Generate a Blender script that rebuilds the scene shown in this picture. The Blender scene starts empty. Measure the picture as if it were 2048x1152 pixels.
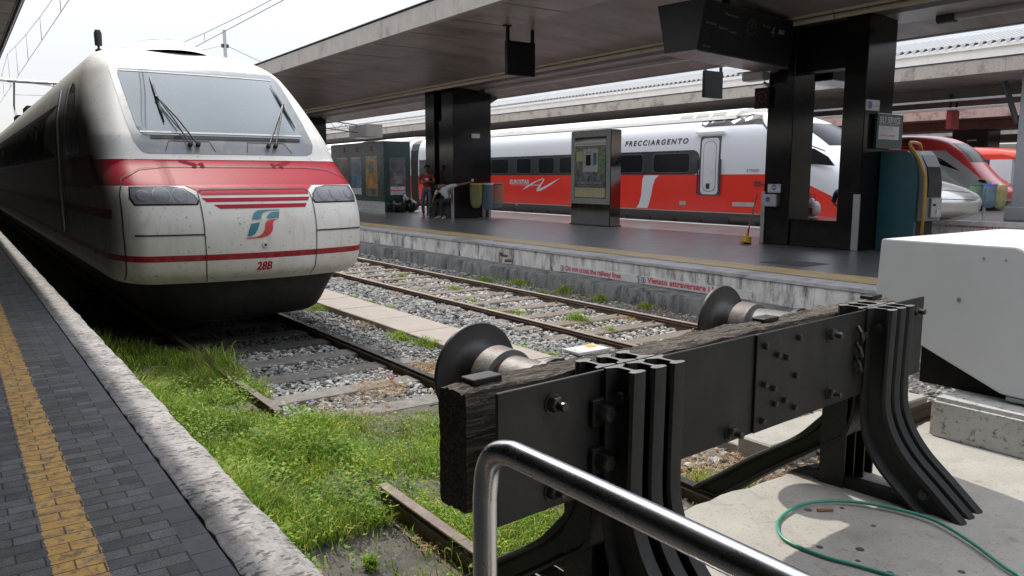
import bpy, bmesh, math, random
import numpy as np
from mathutils import Vector, Matrix
random.seed(7); RNG = np.random.default_rng(7)
S = bpy.context.scene
COL = S.collection

# ------------------------------------------------------------------ camera
F_PX = 1560.0
PITCH = math.atan((576 - 355) / F_PX)
YAW = math.radians(35.504)
cam_d = bpy.data.cameras.new('camera'); cam = bpy.data.objects.new('camera', cam_d); COL.objects.link(cam)
cam_d.sensor_width = 36.0; cam_d.lens = F_PX * 36.0 / 2048.0
cam_d.clip_start = 0.05; cam_d.clip_end = 2000
cam.location = (0, 0, 1.33)
cam.rotation_euler = (math.pi / 2 - PITCH, 0, -YAW)
S.camera = cam

# ------------------------------------------------------------------ light
SUN_DIR = Vector((0.13, 0.92, 1.0)).normalized()          # from the scene towards the sun
sun_el = math.asin(SUN_DIR.z); sun_az = math.atan2(SUN_DIR.x, SUN_DIR.y)
sd = bpy.data.lights.new('sun', 'SUN'); sd.energy = 3.3; sd.angle = math.radians(0.8); sd.color = (1.0, 0.95, 0.87)
so = bpy.data.objects.new('sun', sd); COL.objects.link(so)
so.rotation_euler = SUN_DIR.to_track_quat('Z', 'Y').to_euler()
W = bpy.data.worlds.new('World'); S.world = W; W.use_nodes = True
wn = W.node_tree.nodes; wl = W.node_tree.links; wn.clear()
sky = wn.new('ShaderNodeTexSky'); sky.sky_type = 'NISHITA'; sky.sun_disc = False
sky.sun_elevation = sun_el; sky.sun_rotation = sun_az; sky.air_density = 1.0; sky.dust_density = 2.5; sky.altitude = 50
tc = wn.new('ShaderNodeTexCoord'); mp = wn.new('ShaderNodeMapping'); mp.inputs['Scale'].default_value = (1, 1, 2.4)
nz = wn.new('ShaderNodeTexNoise'); nz.inputs['Scale'].default_value = 2.2; nz.inputs['Detail'].default_value = 6; nz.inputs['Roughness'].default_value = 0.55
cr = wn.new('ShaderNodeValToRGB'); cr.color_ramp.elements[0].position = 0.30; cr.color_ramp.elements[0].color = (0.45, 0.45, 0.45, 1)
cr.color_ramp.elements[1].position = 0.62; cr.color_ramp.elements[1].color = (1, 1, 1, 1)
mx = wn.new('ShaderNodeMixRGB'); mx.inputs[2].default_value = (9.2, 9.6, 10.4, 1)   # thin bright cloud cover
bg = wn.new('ShaderNodeBackground'); bg.inputs['Strength'].default_value = 0.12
wo = wn.new('ShaderNodeOutputWorld')
wl.new(tc.outputs['Generated'], mp.inputs[0]); wl.new(mp.outputs[0], nz.inputs['Vector']); wl.new(nz.outputs[0], cr.inputs[0])
# overcast sky: about twice as bright overhead as near the horizon
sxyz = wn.new('ShaderNodeSeparateXYZ'); mr = wn.new('ShaderNodeMapRange'); mr.interpolation_type = 'SMOOTHSTEP'
mr.inputs[1].default_value = .08; mr.inputs[2].default_value = .60; mr.inputs[3].default_value = .60; mr.inputs[4].default_value = 1.45
wl.new(tc.outputs['Generated'], sxyz.inputs[0]); wl.new(sxyz.outputs[2], mr.inputs[0])
mg = wn.new('ShaderNodeMixRGB'); mg.blend_type = 'MULTIPLY'; mg.inputs[0].default_value = 1
wl.new(cr.outputs[0], mx.inputs[0]); wl.new(sky.outputs[0], mx.inputs[1]); wl.new(mx.outputs[0], mg.inputs[1]); wl.new(mr.outputs[0], mg.inputs[2]); wl.new(mg.outputs[0], bg.inputs[0]); wl.new(bg.outputs[0], wo.inputs[0])
S.view_settings.view_transform = 'Standard'; S.view_settings.look = 'None'; S.view_settings.exposure = 0.45; S.view_settings.gamma = 1
S.render.engine = 'CYCLES'
try:
    S.cycles.max_bounces = 7; S.cycles.diffuse_bounces = 4; S.cycles.glossy_bounces = 4; S.cycles.transparent_max_bounces = 6
except Exception: pass

# ------------------------------------------------------------------ materials
class NB:
    def __init__(s, name):
        s.m = bpy.data.materials.new(name); s.m.use_nodes = True
        s.n = s.m.node_tree.nodes; s.l = s.m.node_tree.links
        s.p = s.n['Principled BSDF']
        s.geo = s.n.new('ShaderNodeNewGeometry')
        s.pos = s.geo.outputs['Position']
    def new(s, t, **k):
        x = s.n.new(t)
        for a, b in k.items(): setattr(x, a, b)
        return x
    def lk(s, a, b): s.l.new(a, b)
    def scaled(s, sc):
        m = s.new('ShaderNodeMapping'); m.inputs['Scale'].default_value = sc; s.lk(s.pos, m.inputs[0]); return m.outputs[0]
    def noise(s, scale, detail=4, rough=.55, vec=None, dist=0):
        x = s.new('ShaderNodeTexNoise'); x.inputs['Scale'].default_value = scale; x.inputs['Detail'].default_value = detail
        x.inputs['Roughness'].default_value = rough; x.inputs['Distortion'].default_value = dist
        s.lk(vec or s.pos, x.inputs['Vector']); return x.outputs[0]
    def ramp(s, fac, stops):
        x = s.new('ShaderNodeValToRGB'); e = x.color_ramp.elements
        while len(e) < len(stops): e.new(.5)
        for i, (p, c) in enumerate(stops):
            e[i].position = p; e[i].color = (*c, 1) if len(c) == 3 else c
        s.lk(fac, x.inputs[0]); return x.outputs[0]
    def gray(s, fac, a, b):
        return s.ramp(fac, [(a, (0, 0, 0)), (b, (1, 1, 1))])
    def mix(s, fac, a, b, mode='MIX'):
        x = s.new('ShaderNodeMixRGB', blend_type=mode)
        for i, v in ((0, fac), (1, a), (2, b)):
            if isinstance(v, (int, float)): x.inputs[i].default_value = v if i == 0 else (v, v, v, 1)
            elif isinstance(v, tuple): x.inputs[i].default_value = (*v, 1)
            else: s.lk(v, x.inputs[i])
        return x.outputs[0]
    def math(s, op, a, b=0.0):
        x = s.new('ShaderNodeMath', operation=op)
        for i, v in ((0, a), (1, b)):
            if isinstance(v, (int, float)): x.inputs[i].default_value = v
            else: s.lk(v, x.inputs[i])
        return x.outputs[0]
    def sep(s):
        x = s.new('ShaderNodeSeparateXYZ'); s.lk(s.pos, x.inputs[0]); return x.outputs
    def band(s, v, lo, hi):
        return s.math('MULTIPLY', s.math('GREATER_THAN', v, lo), s.math('LESS_THAN', v, hi))
    def base(s, c):
        if isinstance(c, tuple): s.p.inputs['Base Color'].default_value = (*c, 1)
        else: s.lk(c, s.p.inputs['Base Color'])
    def bump(s, h, strength=.3, dist=.02):
        x = s.new('ShaderNodeBump'); x.inputs['Strength'].default_value = strength; x.inputs['Distance'].default_value = dist
        s.lk(h, x.inputs['Height']); s.lk(x.outputs[0], s.p.inputs['Normal'])
    def rough(s, v):
        if isinstance(v, (int, float)): s.p.inputs['Roughness'].default_value = v
        else: s.lk(v, s.p.inputs['Roughness'])

def sc(c, k): return tuple(min(1, x * k) for x in c)
def mat(name, c, rough=.6, metal=0.0, var=.18, scale=3.0, bump=0.0, bscale=60, dirt=None, dscale=1.2, damt=(.5, .7), coat=0, spec=None, stretch=None):
    b = NB(name)
    vec = b.scaled(stretch) if stretch else None
    n = b.noise(scale, 6, .6, vec)
    col = b.ramp(n, [(.25, sc(c, 1 - var)), (.75, sc(c, 1 + var))])
    if dirt:
        d = b.gray(b.noise(dscale, 8, .7, vec), *damt); col = b.mix(d, col, dirt)
    b.base(col); b.p.inputs['Metallic'].default_value = metal
    rr = b.noise(scale * 2.3, 4)
    x = b.new('ShaderNodeMapRange'); x.inputs[3].default_value = max(.02, rough - .1); x.inputs[4].default_value = min(1, rough + .1)
    b.lk(rr, x.inputs[0]); b.rough(x.outputs[0])
    if bump: b.bump(b.noise(bscale, 5, .6, vec), bump, .01)
    if coat: b.p.inputs['Coat Weight'].default_value = coat; b.p.inputs['Coat Roughness'].default_value = .08
    if spec is not None: b.p.inputs['Specular IOR Level'].default_value = spec
    return b.m

# ------------------------------------------------------------------ mesh helpers
class MB:
    def __init__(s): s.v = []; s.f = []; s.mi = []; s.cur = 0
    def quad(s, *p):
        i = len(s.v); s.v += [tuple(q) for q in p]; s.f.append(tuple(range(i, i + len(p)))); s.mi.append(s.cur); return s
    def box(s, x0, x1, y0, y1, z0, z1):
        i = len(s.v)
        s.v += [(x0, y0, z0), (x1, y0, z0), (x1, y1, z0), (x0, y1, z0), (x0, y0, z1), (x1, y0, z1), (x1, y1, z1), (x0, y1, z1)]
        for f in ((0, 3, 2, 1), (4, 5, 6, 7), (0, 1, 5, 4), (1, 2, 6, 5), (2, 3, 7, 6), (3, 0, 4, 7)):
            s.f.append(tuple(i + k for k in f)); s.mi.append(s.cur)
        return s
    def prism(s, poly, f0, f1):
        """poly: list of 2D pts; f0,f1 map a 2D pt to 3D at both ends"""
        n = len(poly); i = len(s.v)
        s.v += [tuple(f0(p)) for p in poly] + [tuple(f1(p)) for p in poly]
        s.f.append(tuple(i + k for k in range(n))[::-1]); s.mi.append(s.cur)
        s.f.append(tuple(i + n + k for k in range(n))); s.mi.append(s.cur)
        for k in range(n):
            s.f.append((i + k, i + (k + 1) % n, i + n + (k + 1) % n, i + n + k)); s.mi.append(s.cur)
        return s
    def tube(s, pts, r, n=10, caps=True):
        pts = [Vector(p) for p in pts]; rs = r if isinstance(r, (list, tuple)) else [r] * len(pts)
        i0 = len(s.v); up = Vector((0, 0, 1)); prev = None
        for k, p in enumerate(pts):
            t = (pts[min(k + 1, len(pts) - 1)] - pts[max(k - 1, 0)]).normalized()
            if prev is None:
                a = t.cross(up)
                if a.length < .05: a = t.cross(Vector((1, 0, 0)))
                a.normalize()
            else:
                a = (prev - t * prev.dot(t)).normalized()
            prev = a; b = t.cross(a)
            for j in range(n):
                th = 2 * math.pi * j / n; s.v.append(tuple(p + (a * math.cos(th) + b * math.sin(th)) * rs[k]))
        for k in range(len(pts) - 1):
            for j in range(n):
                s.f.append((i0 + k * n + j, i0 + k * n + (j + 1) % n, i0 + (k + 1) * n + (j + 1) % n, i0 + (k + 1) * n + j)); s.mi.append(s.cur)
        if caps:
            s.f.append(tuple(i0 + j for j in range(n))[::-1]); s.mi.append(s.cur)
            q = i0 + (len(pts) - 1) * n; s.f.append(tuple(q + j for j in range(n))); s.mi.append(s.cur)
        return s
    def lathe(s, c, axis, prof, n=32):
        """prof: list of (distance along axis, radius)"""
        c = Vector(c); ax = Vector(axis).normalized(); a = ax.cross(Vector((0, 0, 1)))
        if a.length < .05: a = ax.cross(Vector((1, 0, 0)))
        a.normalize(); b = ax.cross(a); i0 = len(s.v)
        for d, r in prof:
            for j in range(n):
                th = 2 * math.pi * j / n; s.v.append(tuple(c + ax * d + (a * math.cos(th) + b * math.sin(th)) * max(r, 1e-4)))
        for k in range(len(prof) - 1):
            for j in range(n):
                s.f.append((i0 + k * n + j, i0 + k * n + (j + 1) % n, i0 + (k + 1) * n + (j + 1) % n, i0 + (k + 1) * n + j)); s.mi.append(s.cur)
        s.f.append(tuple(i0 + j for j in range(n))[::-1]); s.mi.append(s.cur)
        q = i0 + (len(prof) - 1) * n; s.f.append(tuple(q + j for j in range(n))); s.mi.append(s.cur)
        return s
    def grid(s, P, close=False):
        """P[i][j] 3D points"""
        i0 = len(s.v); m = len(P[0])
        for row in P: s.v += [tuple(p) for p in row]
        for i in range(len(P) - 1):
            for j in range(m - (0 if close else 1)):
                j2 = (j + 1) % m
                s.f.append((i0 + i * m + j, i0 + i * m + j2, i0 + (i + 1) * m + j2, i0 + (i + 1) * m + j)); s.mi.append(s.cur)
        return s
    def raw(s, v, f):
        i = len(s.v); s.v += [tuple(p) for p in v]
        for q in f: s.f.append(tuple(i + k for k in q)); s.mi.append(s.cur)
        return s
    def bevel(s, w, seg=2):
        bm = s.bm(); bmesh.ops.remove_doubles(bm, verts=bm.verts, dist=1e-5)
        bmesh.ops.bevel(bm, geom=[e for e in bm.edges if e.is_manifold and e.calc_face_angle(0) > .35], offset=w, segments=seg, affect='EDGES', clamp_overlap=True)
        s.v = [tuple(v.co) for v in bm.verts]; bm.verts.index_update()
        s.f = [tuple(v.index for v in f.verts) for f in bm.faces]; s.mi = [f.material_index for f in bm.faces]; bm.free(); return s
    def bm(s):
        bm = bmesh.new(); vs = [bm.verts.new(p) for p in s.v]
        for f, m in zip(s.f, s.mi):
            try: q = bm.faces.new([vs[k] for k in f]); q.material_index = m
            except ValueError: pass
        bm.normal_update()
        return bm
    def build(s, name, mats, parent=None, smooth=False, merge=False, angle=None, recalc=True):
        me = bpy.data.meshes.new(name); bm = s.bm()
        if merge: bmesh.ops.remove_doubles(bm, verts=bm.verts, dist=1e-4)
        if recalc: bmesh.ops.recalc_face_normals(bm, faces=bm.faces)
        for f in bm.faces: f.smooth = smooth
        if smooth and angle:
            for e in bm.edges:
                if e.is_manifold and e.calc_face_angle(0) > angle: e.smooth = False
        bm.to_mesh(me); bm.free()
        for m in (mats if isinstance(mats, (list, tuple)) else [mats]): me.materials.append(m)
        o = bpy.data.objects.new(name, me); COL.objects.link(o)
        if parent: o.parent = parent; o.matrix_parent_inverse = parent.matrix_basis.inverted()
        return o

def tag(o, label=None, cat=None, group=None, kind=None):
    if label: o['label'] = label
    if cat: o['category'] = cat
    if group: o['group'] = group
    if kind: o['kind'] = kind
    return o
def empty(name, loc, label, cat, group=None, rz=0):
    o = bpy.data.objects.new(name, None); o.empty_display_size = .2; COL.objects.link(o)
    o.location = loc; o.rotation_euler = (0, 0, rz); return tag(o, label, cat, group)
def struct(o): o['kind'] = 'structure'; return o
def copy_tree(o, parent=None):
    c = o.copy(); COL.objects.link(c)
    if parent: c.parent = parent
    for ch in list(o.children): copy_tree(ch, c)
    return c
def big(name, verts, faces, mat_, kind=None, label=None, cat=None, smooth=False, parent=None, mi=None):
    """numpy mesh; faces (n,3) or (n,4)"""
    me = bpy.data.meshes.new(name); k = faces.shape[1]
    me.vertices.add(len(verts)); me.vertices.foreach_set('co', verts.astype(np.float32).ravel())
    me.loops.add(faces.size); me.loops.foreach_set('vertex_index', faces.astype(np.int32).ravel())
    me.polygons.add(len(faces)); me.polygons.foreach_set('loop_start', np.arange(0, faces.size, k, dtype=np.int32))
    me.polygons.foreach_set('use_smooth', np.full(len(faces), smooth))
    for m in (mat_ if isinstance(mat_, (list, tuple)) else [mat_]): me.materials.append(m)
    if mi is not None: me.polygons.foreach_set('material_index', mi.astype(np.int32))
    me.update(calc_edges=True); me.validate()
    o = bpy.data.objects.new(name, me); COL.objects.link(o)
    if parent: o.parent = parent
    return tag(o, label, cat, None, kind)
def text_geo(body, size, bold=0.0, shear=0.0, spacing=1.0):
    cu = bpy.data.curves.new('txt', 'FONT'); cu.body = body; cu.size = size; cu.offset = bold; cu.shear = shear; cu.space_character = spacing
    cu.resolution_u = 3
    o = bpy.data.objects.new('txt', cu); COL.objects.link(o)
    dg = bpy.context.evaluated_depsgraph_get(); me = bpy.data.meshes.new_from_object(o.evaluated_get(dg))
    v = [tuple(q.co) for q in me.vertices]; f = [tuple(p.vertices) for p in me.polygons]
    bpy.data.objects.remove(o); bpy.data.curves.remove(cu); bpy.data.meshes.remove(me)
    return v, f
def text_obj(name, body, size, org, right, up, m, parent=None, bold=0.0, shear=0.0, spacing=1.0, width=None, fn=None):
    v, f = text_geo(body, size, bold, shear, spacing)
    kx = 1.0
    if width:
        w = max(p[0] for p in v) - min(p[0] for p in v); kx = width / w
    R = Vector(right); U = Vector(up); O = Vector(org); b = MB()
    if fn: b.raw([fn(p[0] * kx, p[1]) for p in v], f)
    else: b.raw([O + R * (p[0] * kx) + U * p[1] for p in v], f)
    return b.build(name, m, parent, recalc=False)
def poly_sub(poly, maxlen=.06):
    """triangulate and subdivide a 2D polygon; returns verts2d, faces"""
    bm = bmesh.new(); vs = [bm.verts.new((p[0], p[1], 0)) for p in poly]; bm.faces.new(vs)
    bmesh.ops.triangulate(bm, faces=bm.faces)
    for _ in range(6):
        es = [e for e in bm.edges if e.calc_length() > maxlen]
        if not es: break
        bmesh.ops.subdivide_edges(bm, edges=es, cuts=1)
        bmesh.ops.triangulate(bm, faces=[f for f in bm.faces if len(f.verts) > 3])
    bm.verts.index_update()
    r = [(v.co.x, v.co.y) for v in bm.verts], [tuple(v.index for v in f.verts) for f in bm.faces]; bm.free(); return r
def rrect(x0, x1, y0, y1, r, n=5):
    out = []
    for cx, cy, a0 in ((x1 - r, y1 - r, 0), (x0 + r, y1 - r, 90), (x0 + r, y0 + r, 180), (x1 - r, y0 + r, 270)):
        for k in range(n + 1):
            a = math.radians(a0 + 90 * k / n); out.append((cx + r * math.cos(a), cy + r * math.sin(a)))
    return out
def ell(cx, cy, rx, ry, n=24): return [(cx + rx * math.cos(2 * math.pi * k / n), cy + ry * math.sin(2 * math.pi * k / n)) for k in range(n)]
def ribbon(path, w):
    """2D polyline -> list of quads (2D)"""
    out = []
    L = []; R = []
    for i, p in enumerate(path):
        a = path[max(i - 1, 0)]; b = path[min(i + 1, len(path) - 1)]
        dx, dy = b[0] - a[0], b[1] - a[1]; d = math.hypot(dx, dy) or 1; nx, ny = -dy / d * w / 2, dx / d * w / 2
        L.append((p[0] + nx, p[1] + ny)); R.append((p[0] - nx, p[1] - ny))
    for i in range(len(path) - 1): out.append([L[i], R[i], R[i + 1], L[i + 1]])
    return out
def dens(path, step=.05):
    out = [path[0]]
    for a, b in zip(path, path[1:]):
        n = max(1, int(math.hypot(b[0] - a[0], b[1] - a[1]) / step))
        for k in range(1, n + 1): out.append((a[0] + (b[0] - a[0]) * k / n, a[1] + (b[1] - a[1]) * k / n))
    return out
# ------------------------------------------------------------------ the palette
M = {}
# ballast bed under the stones
M['bed'] = mat('ballast_bed', (.13, .12, .11), .95, var=.5, scale=30, bump=.9, bscale=45)
def m_stone(name, stops, rough=.85):
    b = NB(name); r = b.geo.outputs['Random Per Island']
    c = b.ramp(r, stops); n = b.noise(60, 3)
    c = b.mix(.35, c, b.ramp(n, [(.3, (.35, .35, .35)), (.7, (1.2, 1.2, 1.2))]), 'MULTIPLY')
    rust = b.gray(b.noise(1.1, 5, .6), .58, .72); c = b.mix(b.math('MULTIPLY', rust, .45), c, (.20, .13, .085))
    b.base(c); b.rough(rough); return b.m
M['stone'] = m_stone('ballast_stone', [(0, (.13, .128, .125)), (.35, (.22, .218, .212)), (.7, (.33, .325, .315)), (.93, (.40, .39, .37)), (1, (.55, .53, .49))])
M['stone_pale'] = m_stone('ballast_stone_pale', [(0, (.18, .175, .165)), (.4, (.32, .31, .29)), (.8, (.46, .44, .41)), (1, (.62, .60, .56))])
M['stone_shaded'] = m_stone('shaded_ballast_stone', [(0, (.02, .019, .018)), (.5, (.04, .038, .036)), (1, (.075, .072, .068))])  # near-black stones: the shade under the train put into their colour
def m_blade(name, stops, dry=.45):
    b = NB(name); c = b.ramp(b.geo.outputs['Random Per Island'], stops)
    big_ = b.noise(2.3, 4, .6); c = b.mix(b.gray(big_, .35, .7), c, b.mix(1.0, c, (1.25, 1.1, .75), 'MULTIPLY')); c = b.mix(b.math('MULTIPLY', b.gray(b.noise(1.4, 5, .65), .50, .68), dry), c, (.36, .31, .13)); c = b.mix(b.math('MULTIPLY', b.gray(b.noise(3.1, 3, .6), .52, .66), .45), c, b.mix(1.0, c, (.55, .62, .5), 'MULTIPLY'))
    b.base(c); b.rough(.6); b.p.inputs['Specular IOR Level'].default_value = .1
    tr = b.new('ShaderNodeBsdfTranslucent'); b.lk(c, tr.inputs[0]); ad = b.new('ShaderNodeMixShader'); ad.inputs[0].default_value = .35
    b.lk(b.p.outputs[0], ad.inputs[1]); b.lk(tr.outputs[0], ad.inputs[2])
    b.lk(ad.outputs[0], b.n['Material Output'].inputs[0]); return b.m
M['grass'] = m_blade('grass_blade', [(0, (.085, .19, .02)), (.35, (.18, .34, .04)), (.7, (.27, .41, .065)), (.9, (.46, .54, .13)), (1, (.62, .52, .22))])
M['weed'] = m_blade('weed_leaf', [(0, (.08, .19, .03)), (.5, (.17, .33, .055)), (1, (.38, .44, .08))], .1)
M['straw'] = m_blade('dry_straw', [(0, (.22, .12, .06)), (.5, (.38, .24, .12)), (1, (.55, .42, .26))], 0)
# left platform pavers with a worn yellow painted line
b = NB('platform_pavers')
sx, sy, sz_ = b.sep()
br = b.new('ShaderNodeTexBrick'); br.offset = .5; br.inputs['Scale'].default_value = 1; br.inputs['Brick Width'].default_value = .168; br.inputs['Row Height'].default_value = .081
br.inputs['Mortar Size'].default_value = .0038; br.inputs['Mortar Smooth'].default_value = .3; br.inputs['Color1'].default_value = (.05, .05, .051, 1); br.inputs['Color2'].default_value = (.115, .114, .116, 1); br.inputs['Mortar'].default_value = (.02, .018, .016, 1)
wob = b.new('ShaderNodeVectorMath', operation='SCALE'); wob.inputs['Scale'].default_value = .012
nn = b.new('ShaderNodeTexNoise'); nn.inputs['Scale'].default_value = 2; b.lk(b.pos, nn.inputs['Vector']); b.lk(nn.outputs['Color'], wob.inputs[0])
ad = b.new('ShaderNodeVectorMath', operation='ADD'); b.lk(b.pos, ad.inputs[0]); b.lk(wob.outputs[0], ad.inputs[1]); b.lk(ad.outputs[0], br.inputs['Vector'])
c = b.mix(.55, br.outputs['Color'], b.ramp(b.noise(7, 8, .7), [(.32, (.4, .4, .4)), (.68, (1.8, 1.8, 1.8))]), 'MULTIPLY')
c = b.mix(.8, c, b.ramp(b.noise(140, 3, .7), [(.36, (.45, .45, .45)), (.64, (1.6, 1.6, 1.6))]), 'MULTIPLY')
ye = b.math('ADD', sx, b.math('MULTIPLY', b.math('SUBTRACT', b.noise(22, 5, .7), .5), .035))
ym = b.band(ye, .175, .335); ym = b.math('MULTIPLY', ym, b.math('SUBTRACT', 1, b.gray(br.outputs['Fac'], .3, .7)))
ym = b.math('MULTIPLY', ym, b.gray(b.noise(17, 8, .8), .40, .50))
ym = b.math('MAXIMUM', ym, b.math('MULTIPLY', b.band(ye, .18, .33), b.math('MULTIPLY', b.gray(b.noise(5, 6, .7), .3, .6), .35)))
c = b.mix(ym, c, b.ramp(b.noise(12, 6), [(.3, (.44, .24, .05)), (.7, (.62, .37, .11))])); b.base(c); b.rough(.72)
b.bump(b.math('SUBTRACT', b.math('MULTIPLY', b.noise(50, 4), .25), br.outputs['Fac']), .6, .006); M['pavers'] = b.m
b = NB('square_pavers'); br = b.new('ShaderNodeTexBrick'); br.offset = 0; br.inputs['Scale'].default_value = 1; br.inputs['Brick Width'].default_value = 5; br.inputs['Row Height'].default_value = .155
br.inputs['Mortar Size'].default_value = .003; br.inputs['Color1'].default_value = (.07, .07, .075, 1); br.inputs['Color2'].default_value = (.11, .11, .118, 1); br.inputs['Mortar'].default_value = (.02, .018, .016, 1)
b.lk(b.pos, br.inputs['Vector']); c = b.mix(.7, br.outputs['Color'], b.ramp(b.noise(6, 8, .7), [(.25, (.5, .5, .5)), (.75, (1.5, 1.5, 1.5))]), 'MULTIPLY'); b.base(c); b.rough(.75)
b.bump(b.math('SUBTRACT', b.math('MULTIPLY', b.noise(50, 4), .3), br.outputs['Fac']), .5, .006); M['pavers2'] = b.m
# pale kerb, pitted and stained
b = NB('kerb_stone'); c = b.ramp(b.noise(5, 8, .65), [(.3, (.27, .252, .24)), (.7, (.44, .42, .405))])
st = b.math('MULTIPLY', b.gray(b.noise(9, 10, .75, b.scaled((1, .45, 1))), .45, .60), b.gray(b.noise(1.6, 3, .6), .34, .55)); c = b.mix(b.math('MULTIPLY', st, .85), c, (.12, .115, .11))
sp = b.math('MULTIPLY', b.gray(b.noise(34, 4, .65, b.scaled((.6, 1, 1))), .53, .58), b.gray(b.noise(2.6, 4, .6), .36, .52)); c = b.mix(b.math('MULTIPLY', sp, .85), c, (.06, .055, .05)); sp = b.gray(b.noise(17, 2, .5, b.scaled((.7, 1, 1))), .70, .72); c = b.mix(b.math('MULTIPLY', sp, .7), c, (.09, .085, .08))
b.base(c); b.rough(.85); b.bump(b.noise(30, 8, .7), .6, .012); M['kerb'] = b.m
# right platform floor
b = NB('platform_tiles'); br = b.new('ShaderNodeTexBrick'); br.offset = .5; br.inputs['Scale'].default_value = 1; br.inputs['Brick Width'].default_value = .6; br.inputs['Row Height'].default_value = .3
br.inputs['Mortar Size'].default_value = .004; br.inputs['Color1'].default_value = (.085, .083, .088, 1); br.inputs['Color2'].default_value = (.115, .113, .12, 1); br.inputs['Mortar'].default_value = (.02, .02, .02, 1)
b.lk(b.pos, br.inputs['Vector']); c = b.mix(.6, br.outputs['Color'], b.ramp(b.noise(1.5, 6, .6), [(.3, (.6, .6, .6)), (.7, (1.3, 1.3, 1.3))]), 'MULTIPLY'); b.base(c)
x = b.new('ShaderNodeMapRange'); x.inputs[3].default_value = .26; x.inputs[4].default_value = .38; b.lk(b.noise(2.5, 7, .65), x.inputs[0]); b.rough(x.outputs[0])
b.bump(b.math('SUBTRACT', 1, br.outputs['Fac']), .10, .003); M['tiles'] = b.m
M['coping'] = mat('coping_granite', (.36, .35, .35), .5, var=.25, scale=5, bump=.2, bscale=90, dirt=(.09, .09, .09))
b = NB('tactile_strip'); sx, sy, sz_ = b.sep(); w = b.math('FRACT', b.math('MULTIPLY', b.math('ADD', sy, b.math('MULTIPLY', sx, .35)), 8.3))
g = b.math('GREATER_THAN', w, .42); c = b.mix(g, (.20, .13, .05), (.56, .42, .20)); c = b.mix(.5, c, b.ramp(b.noise(3, 6), [(.3, (.55, .55, .55)), (.7, (1.2, 1.2, 1.2))]), 'MULTIPLY'); b.base(c); b.rough(.5); b.bump(g, .5, .006); M['tactile'] = b.m
def m_wall(name, lo, hi, dark, amt, streak=(.46, .62)):
    b = NB(name); c = b.ramp(b.noise(3, 8, .65), [(.3, lo), (.7, hi)])
    s1 = b.gray(b.noise(1.6, 8, .7, b.scaled((1, 1.6, .35))), *streak); s2 = b.gray(b.noise(7, 8, .75, b.scaled((1, 1, .3))), .42, .6)
    c = b.mix(b.math('MULTIPLY', b.math('MULTIPLY', s1, s2), amt), c, dark); b.base(c); b.rough(.85); b.bump(b.noise(35, 8, .7), .5, .012); return b.m
M['wall'] = m_wall('platform_wall', (.48, .46, .43), (.70, .68, .65), (.06, .058, .055), 1.0, (.42, .58))
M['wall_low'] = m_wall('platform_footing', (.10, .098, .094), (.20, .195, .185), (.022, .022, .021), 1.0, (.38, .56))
# concretes
M['slab_old'] = mat('rough_concrete', (.33, .31, .275), .85, var=.14, scale=2.2, bump=.35, bscale=70, dirt=(.24, .215, .18), dscale=5, damt=(.52, .74))
b = NB('slab_concrete'); c = b.ramp(b.noise(2.2, 7, .65), [(.3, (.275, .257, .225)), (.7, (.37, .35, .31))])
c = b.mix(b.math('MULTIPLY', b.gray(b.noise(5, 8, .7), .52, .74), .7), c, (.22, .195, .16)); c = b.mix(b.math('MULTIPLY', b.gray(b.noise(70, 3, .6), .60, .66), .5), c, (.14, .125, .105))
c = b.mix(b.math('MULTIPLY', b.gray(b.noise(12, 3, .5), .68, .71), .6), c, (.26, .17, .10)); vo = b.new('ShaderNodeTexVoronoi', feature='DISTANCE_TO_EDGE'); vo.inputs['Scale'].default_value = .9
wv = b.new('ShaderNodeVectorMath', operation='ADD'); nz2 = b.new('ShaderNodeTexNoise'); nz2.inputs['Scale'].default_value = 5; nz2.inputs['Detail'].default_value = 6; b.lk(b.pos, nz2.inputs['Vector']); b.lk(b.pos, wv.inputs[0])
ws_ = b.new('ShaderNodeVectorMath', operation='SCALE'); ws_.inputs['Scale'].default_value = .25; b.lk(nz2.outputs['Color'], ws_.inputs[0]); b.lk(ws_.outputs[0], wv.inputs[1]); b.lk(wv.outputs[0], vo.inputs['Vector'])
ck = b.math('MULTIPLY', b.math('LESS_THAN', vo.outputs['Distance'], .0035), b.gray(b.noise(1.3, 3), .48, .56)); c = b.mix(b.math('MULTIPLY', ck, .22), c, (.12, .105, .09)); b.base(c); b.rough(.88); b.bump(b.noise(70, 6, .7), .35, .01); M['slab'] = b.m
M['block'] = mat('block_concrete', (.42, .41, .385), .85, var=.15, scale=3, bump=.5, bscale=60, dirt=(.10, .085, .065), dscale=34, damt=(.54, .66))
M['strip'] = mat('strip_concrete', (.30, .26, .225), .85, var=.12, scale=4, bump=.4, bscale=90, dirt=(.27, .24, .2), dscale=6, damt=(.55, .8))
M['sleeper_c'] = mat('old_sleeper', (.17, .158, .14), .9, var=.3, scale=9, bump=.6, bscale=50, dirt=(.12, .10, .08), dscale=4)
M['rail_shaded_top'] = mat('shaded_rusty_top', (.085, .062, .048), .7, var=.3, scale=8)  # rust darkened so the rail sinks into the shade under the train
M['sleeper_d'] = mat('shaded_sleeper', (.045, .042, .038), .9, var=.3, scale=9)  # sleeper colour darkened to stand in for shade under the train
M['sleeper_w'] = mat('wood_sleeper', (.17, .14, .112), .9, var=.3, scale=6, bump=.6, bscale=40, stretch=(1, 6, 1), dirt=(.13, .09, .06), dscale=3)
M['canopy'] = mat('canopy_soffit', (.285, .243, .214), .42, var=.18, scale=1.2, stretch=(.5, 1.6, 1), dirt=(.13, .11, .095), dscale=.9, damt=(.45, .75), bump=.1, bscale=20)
M['canopy_dark'] = mat('canopy_soffit_dark', (.085, .072, .06), .7, var=.25, scale=1.5, bump=.5, bscale=120)
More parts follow.
